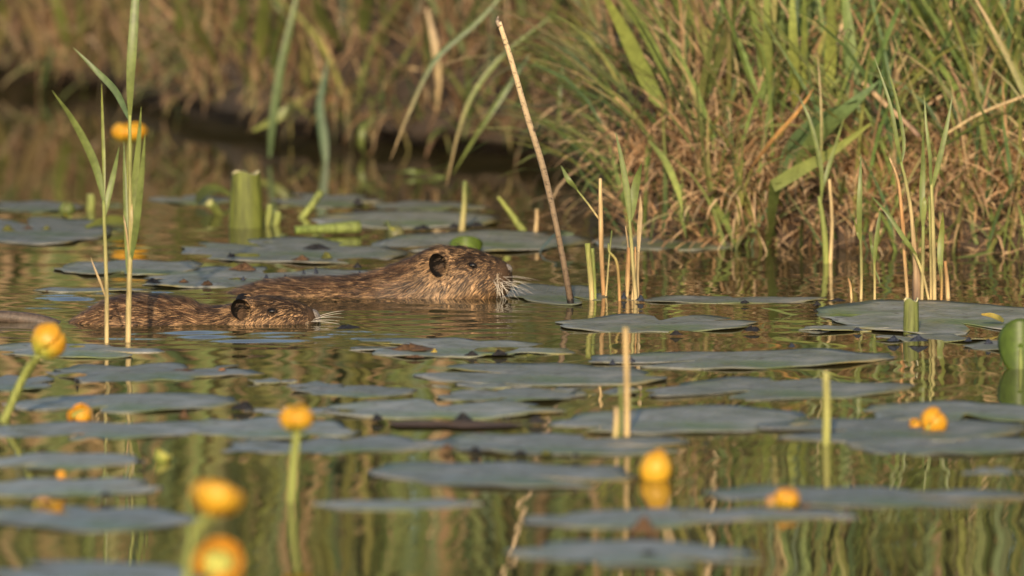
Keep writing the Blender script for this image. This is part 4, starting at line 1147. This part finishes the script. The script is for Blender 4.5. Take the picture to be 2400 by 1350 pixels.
    L = (0.019 - 0.005 * head - 0.0085 * face) * g.uniform(0.65, 1.25, n)
    L *= np.clip((ed - 0.003) / 0.014, 0.3, 1) * np.clip((er - 0.3) / 0.9, 0.4, 1)
    L *= np.clip((-s) / 0.02, 0.35, 1)
    L *= np.where((er < 2.1) & (s > ear[0]), 0.5, 1.0)
    guard = g.random(n) < 0.10                  # long loose guard hairs
    L = np.where(guard, L * 1.5, L)
    d1 = np.where(guard[:, None], d1 + nn * 0.25, d1); d1 /= np.linalg.norm(d1, axis=1)[:, None]
    wd = np.cross(d1, nn); wd /= np.linalg.norm(wd, axis=1)[:, None] + 1e-9
    w = g.uniform(0.0005, 0.0011, n) * (1 - 0.25 * face)
    p0 = pt - nn * 0.0006
    p1 = p0 + d0 * (L * 0.4)[:, None]
    p2 = p1 + d1 * (L * 0.6)[:, None]
    # wet fur sticks together: strands of a clump share a tip and a tone
    cell = np.floor(np.stack([s + 0.3 * z, z * 1.3, pt[:, 1]], -1) / np.array([0.0075, 0.0055, 0.0075]) + g.uniform(0, 0.35, (n, 3))).astype(int)
    _, cid = np.unique(cell, axis=0, return_inverse=True)
    cid = cid.ravel(); nc_ = cid.max() + 1
    cnt = np.bincount(cid, minlength=nc_)[:, None]
    mt = np.stack([np.bincount(cid, p2[:, i], nc_) for i in range(3)], -1) / cnt
    pull = (0.55 - 0.30 * face)[:, None] * np.where(guard, 0.2, 1.0)[:, None]
    p2 = p2 * (1 - pull) + mt[cid] * pull
    ctone = g.lognormal(0, 0.38, nc_)[cid]
    V2 = np.stack([p0 - wd * (w * 0.5)[:, None], p0 + wd * (w * 0.5)[:, None], p1 - wd * (w * 0.45)[:, None], p1 + wd * (w * 0.45)[:, None], p2], 1)
    dark, mid_, och, red = [np.array(c) for c in ((0.020, 0.012, 0.007), (0.066, 0.039, 0.021), (0.26, 0.155, 0.074), (0.095, 0.048, 0.023))]
    crown = np.clip(1 - rel * 2.6, 0, 1) * head
    p_och = 0.16 + 0.42 * head * rel * (1 - 0.35 * face) + 0.30 * np.exp(-((er - 1.2) / 0.45) ** 2) + 0.16 * (1 - head) * np.clip((0.02 - z) / 0.02, 0, 1)
    p_dark = 0.20 + 0.40 * crown + 0.22 * face
    rr = g.random(n) * 1.0 + 0.12 * field(s, z + pt[:, 1], 30, seed + 1)
    colr = np.where((rr < p_och)[:, None], och, np.where((rr > 1 - p_dark)[:, None], dark, np.where((g.random(n) < 0.4 * (1 - head))[:, None], red, mid_)))
    colr = colr * g.uniform(0.75, 1.25, (n, 1)) * tone * np.clip(ctone, 0.45, 2.0)[:, None]
    lip = (s > -0.016) & (z < nose[1] - 0.004) & (g.random(n) < 0.75)
    colr[lip] = np.array((0.42, 0.34, 0.24)) * g.uniform(0.7, 1.1, (lip.sum(), 1))
    C2 = np.repeat(colr[:, None, :], 5, 1)
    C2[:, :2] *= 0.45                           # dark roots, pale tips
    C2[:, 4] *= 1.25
    st = (np.arange(n) * 5)[:, None]
    q = (st + np.array([0, 1, 3, 2])); tr = st + np.array([2, 3, 4])
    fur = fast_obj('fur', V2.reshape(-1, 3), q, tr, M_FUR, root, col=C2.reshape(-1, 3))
    fur['kind'] = 'stuff'
    def side_y(s_, z_):
        zt_, zb_, w_ = sm(top, s_), sm(bot, s_), sm(wid, s_)
        q_ = np.clip((z_ - (zt_ + zb_) / 2) / ((zt_ - zb_) / 2), -0.98, 0.98)
        return float(w_ * (1 - abs(q_) ** 2.25) ** (1 / 2.25) * (1 - 0.10 * q_))
    # ears: cupped shells, opening outward and forward
    for sgn in (-1, 1):
        NA, NR = 28, 9
        EV, EF = [], []
        y0 = side_y(ear[0], ear[1]) - 0.0005
        for layer, (dep, off) in enumerate(((0.010, 0.0), (0.012, -0.0022))):
            for i in range(NR + 1):
                u = i / NR
                for j in range(NA):
                    t = 2 * math.pi * j / NA
                    rimlift = 0.010 * (0.6 + 0.5 * math.sin(t) - 0.25 * math.cos(t))   # upper back rim stands off most
                    depth = (u ** 2.0) * dep * 0.9 + off * (1 if u < 1 else 0.3)
                    ex = ear[2] * u * math.cos(t) * (1 + 0.05 * math.sin(2 * t))
                    ez = ear[3] * u * math.sin(t)
                    EV.append((ear[0] + ex - 0.15 * ez, sgn * (y0 + depth + rimlift * u * u), ear[1] + ez))
            b0_ = layer * (NR + 1) * NA
            for i in range(NR):
                for j in range(NA):
                    EF.append((b0_ + i * NA + j, b0_ + i * NA + (j + 1) % NA, b0_ + (i + 1) * NA + (j + 1) % NA, b0_ + (i + 1) * NA + j))
        k1, k2 = NR * NA, (NR + 1) * NA + NR * NA
        for j in range(NA):
            EF.append((k1 + j, k1 + (j + 1) % NA, k2 + (j + 1) % NA, k2 + j))
        eo = mesh_obj('ear', EV, EF, M_EAR, root)
        # hairs at the ear's front edge and inside
        hv, hq, ht, hc = [], [], [], []
        for k in range(90):
            t = g.uniform(-2.3, 1.1) if k < 60 else g.uniform(0, 6.28)
            u = 1.05 if k < 60 else g.uniform(0.2, 0.7)
            q0 = np.array([ear[0] + ear[2] * u * math.cos(t), sgn * (y0 + 0.004 + 0.006 * u), ear[1] + ear[3] * u * math.sin(t)])
            dd = np.array([-0.7 + g.normal(0, 0.3), sgn * 0.35, -0.25 + g.normal(0, 0.3)]) * g.uniform(0.005, 0.011)
            wv = np.array([0, 0, 0.0005])
            i0 = len(hv)
            hv += [q0 - wv, q0 + wv, q0 + dd]
            ht.append((i0, i0 + 1, i0 + 2))
            cc = och * g.uniform(0.5, 1.1) if k < 60 else mid_ * g.uniform(0.4, 1.2)
            hc += [cc] * 3
        e2 = fast_obj('ear_hair', hv, [], ht, M_FUR, eo, col=hc)
        e2['kind'] = 'stuff'
        # eye
        y1 = side_y(eye[0], eye[1]) - 0.0018
        EV, EF = [], []
        for i in range(9):
            ph = math.pi * i / 8
            for j in range(14):
                t = 2 * math.pi * j / 14
                EV.append((eye[0] + 0.0070 * math.sin(ph) * math.cos(t), sgn * y1 + 0.0046 * math.sin(ph) * math.sin(t), eye[1] + 0.0048 * math.cos(ph)))
        for i in range(8):
            for j in range(14):
                EF.append((i * 14 + j, i * 14 + (j + 1) % 14, (i + 1) * 14 + (j + 1) % 14, (i + 1) * 14 + j))
        mesh_obj('eye', EV, EF, M_EYE, root)
        # lids: a dark torus round the eye
        path = [(eye[0] + 0.0072 * math.cos(t), sgn * (y1 + 0.0026), eye[1] + 0.0046 * math.sin(t) - 0.10 * 0.006 * math.cos(t)) for t in np.linspace(0, 2 * math.pi, 22)]
        v, f = tube(path, [0.0013], 6, cap=False)
        mesh_obj('eyelid', v, f, M_EAR, root)
    # nose leather with two nostrils
    ns, nz, nh, nw = nose
    EV, EF = [], []
    for i in range(11):
        ph = math.pi * i / 10
        for j in range(18):
            t = 2 * math.pi * j / 18
            EV.append((ns + 0.0085 * math.sin(ph) * math.cos(t) - 0.35 * nh * math.cos(ph) * 0.6, nw * math.sin(ph) * math.sin(t), nz + nh * math.cos(ph)))
    for i in range(10):
        for j in range(18):
            EF.append((i * 18 + j, i * 18 + (j + 1) % 18, (i + 1) * 18 + (j + 1) % 18, (i + 1) * 18 + j))
    no = mesh_obj('nose', EV, EF, M_NOSE, root)
    for sgn in (-1, 1):
        v, f = tube([(ns + 0.0030, sgn * nw * 0.72, nz - nh * 0.25), (ns + 0.0055, sgn * nw * 0.75, nz - nh * 0.45), (ns + 0.006, sgn * nw * 0.55, nz - nh * 0.60)], [0.0010, 0.0022, 0.0010], 8)
        mesh_obj('nostril', v, f, M_EAR, no)
    # whiskers
    for (sgn, ds, dz, dx, dyy, dzz, ln, rad) in whisk:
        p_ = np.array([ds, sgn * side_y(ds, dz), dz])
        d_ = np.array([dx, sgn * dyy, dzz], float); d_ /= np.linalg.norm(d_)
        sag = np.array([0, 0, -0.12])
        path = [p_ - d_ * 0.002, p_ + d_ * ln * 0.35, p_ + d_ * ln * 0.7 + sag * ln * 0.25, p_ + d_ * ln + sag * ln * 0.7]
        v, f = tube(spline(path, 8), [rad, rad * 0.8, rad * 0.25], 4)
        mesh_obj('whisker', v, f, M_WHISK, root)
    # tail
    v, f = tube(spline(tail, 24), [0.016, 0.0115, 0.0095, 0.008, 0.004], 12)
    mesh_obj('tail', v, f, M_TAIL, root)
    return root

def whisker_set(z_mid, g, n, down=True):
    out = []
    for k in range(n):
        sgn = -1 if k % 4 else 1
        if down and k < n * 0.42:              # bright fan drooping to the water
            a = g.uniform(-0.05, 1.1)
            out.append((sgn, g.uniform(-0.022, -0.008), z_mid + g.uniform(-0.014, 0.004), a, 0.35, -1.0, g.uniform(0.024, 0.044), 0.00036))
        else:
            out.append((sgn, g.uniform(-0.014, -0.005), z_mid + g.uniform(-0.010, 0.006), 1.0, 0.45, g.uniform(-0.75, 0.20), g.uniform(0.030, 0.060), 0.00026))
    return out

# large coypu
k_ = 6.9e-4; c_ = 6.67e-4
heading = R(-14)
wl = W(1185, 702)
big = thing('coypu', (P(1197, 640, wl[1] + 0.03)[0], wl[1] + 0.03, 0), 'large brown coypu swimming with its whole head high above the water', 'coypu', 'swimming coypus', heading)
top = [(0.0, 0.044), (-0.004, 0.052), (-0.010, 0.057), (-0.018, 0.0605), (-0.032, 0.066), (-0.053, 0.073), (-0.074, 0.0775), (-0.10, 0.0800), (-0.119, 0.0790), (-0.136, 0.072), (-0.157, 0.061), (-0.178, 0.0515),
       (-0.205, 0.041), (-0.233, 0.033), (-0.274, 0.027), (-0.315, 0.025), (-0.357, 0.0235), (-0.398, 0.019), (-0.426, 0.011), (-0.447, 0.003), (-0.468, -0.006), (-0.52, -0.030), (-0.56, -0.050)]
bot = [(0.0, 0.018), (-0.003, 0.008), (-0.010, 0.001), (-0.018, -0.001), (-0.030, -0.004), (-0.05, -0.010), (-0.09, -0.025), (-0.13, -0.05), (-0.2, -0.10), (-0.3, -0.14), (-0.42, -0.15), (-0.5, -0.12), (-0.56, -0.07)]
wid = [(0.0, 0.011), (-0.003, 0.0180), (-0.010, 0.0220), (-0.02, 0.0245), (-0.035, 0.030), (-0.06, 0.037), (-0.09, 0.043), (-0.12, 0.046), (-0.16, 0.051), (-0.22, 0.064), (-0.3, 0.080), (-0.4, 0.085), (-0.48, 0.065), (-0.56, 0.02)]
coypu(big, top, bot, wid, (-0.104, 0.053, 0.0145, 0.0195), (-0.055, 0.0525), (-0.0060, 0.0460, 0.0080, 0.0090), 34000, 3,
      [(-0.53, 0.0, -0.06), (-0.62, 0.01, -0.045), (-0.72, 0.03, -0.035), (-0.86, 0.05, -0.05)], whisker_set(0.030, np.random.default_rng(1), 26))
# small coypu
wl = W(740, 762)
sml = thing('coypu', (P(745, 750, wl[1] + 0.045)[0], wl[1] + 0.045, 0), 'small brown coypu swimming low with water up to its eye', 'coypu', 'swimming coypus', R(-2))
top = [(0.0, 0.010), (-0.003, 0.0165), (-0.008, 0.0205), (-0.016, 0.0255), (-0.026, 0.0300), (-0.040, 0.0345), (-0.060, 0.0375), (-0.080, 0.0395), (-0.10, 0.0390), (-0.118, 0.0350), (-0.138, 0.0260), (-0.158, 0.0225),
       (-0.177, 0.0245), (-0.190, 0.0300), (-0.21, 0.0360), (-0.235, 0.0400), (-0.268, 0.0410), (-0.30, 0.0385), (-0.326, 0.0310), (-0.345, 0.0210), (-0.358, 0.0130), (-0.371, 0.004), (-0.39, -0.010), (-0.42, -0.035)]
bot = [(0.0, 0.002), (-0.003, -0.008), (-0.010, -0.022), (-0.02, -0.028), (-0.05, -0.038), (-0.1, -0.055), (-0.15, -0.075), (-0.22, -0.10), (-0.3, -0.11), (-0.38, -0.085), (-0.42, -0.05)]
wid = [(0.0, 0.007), (-0.003, 0.0150), (-0.010, 0.0215), (-0.02, 0.0255), (-0.04, 0.033), (-0.07, 0.041), (-0.10, 0.045), (-0.14, 0.048), (-0.19, 0.058), (-0.25, 0.070), (-0.32, 0.066), (-0.38, 0.045), (-0.42, 0.018)]
coypu(sml, top, bot, wid, (-0.115, 0.0235, 0.0150, 0.0165), (-0.068, 0.0195), (-0.0045, 0.0085, 0.0120, 0.0130), 26000, 9,
      [(-0.385, 0.0, -0.022), (-0.42, 0.0, -0.002), (-0.48, 0.0, 0.007), (-0.56, 0.01, 0.006), (-0.70, 0.03, -0.008)],
      [(-1, -0.006, 0.006, 1.0, 0.4, 0.35, 0.05, 0.0004), (-1, -0.007, 0.004, 1.0, 0.35, 0.12, 0.045, 0.0004), (-1, -0.009, 0.003, 1.0, 0.5, 0.05, 0.05, 0.0004), (1, -0.006, 0.006, 1.0, 0.4, 0.3, 0.05, 0.0004), (1, -0.008, 0.004, 1.0, 0.4, 0.1, 0.05, 0.0004)], tone=1.2)
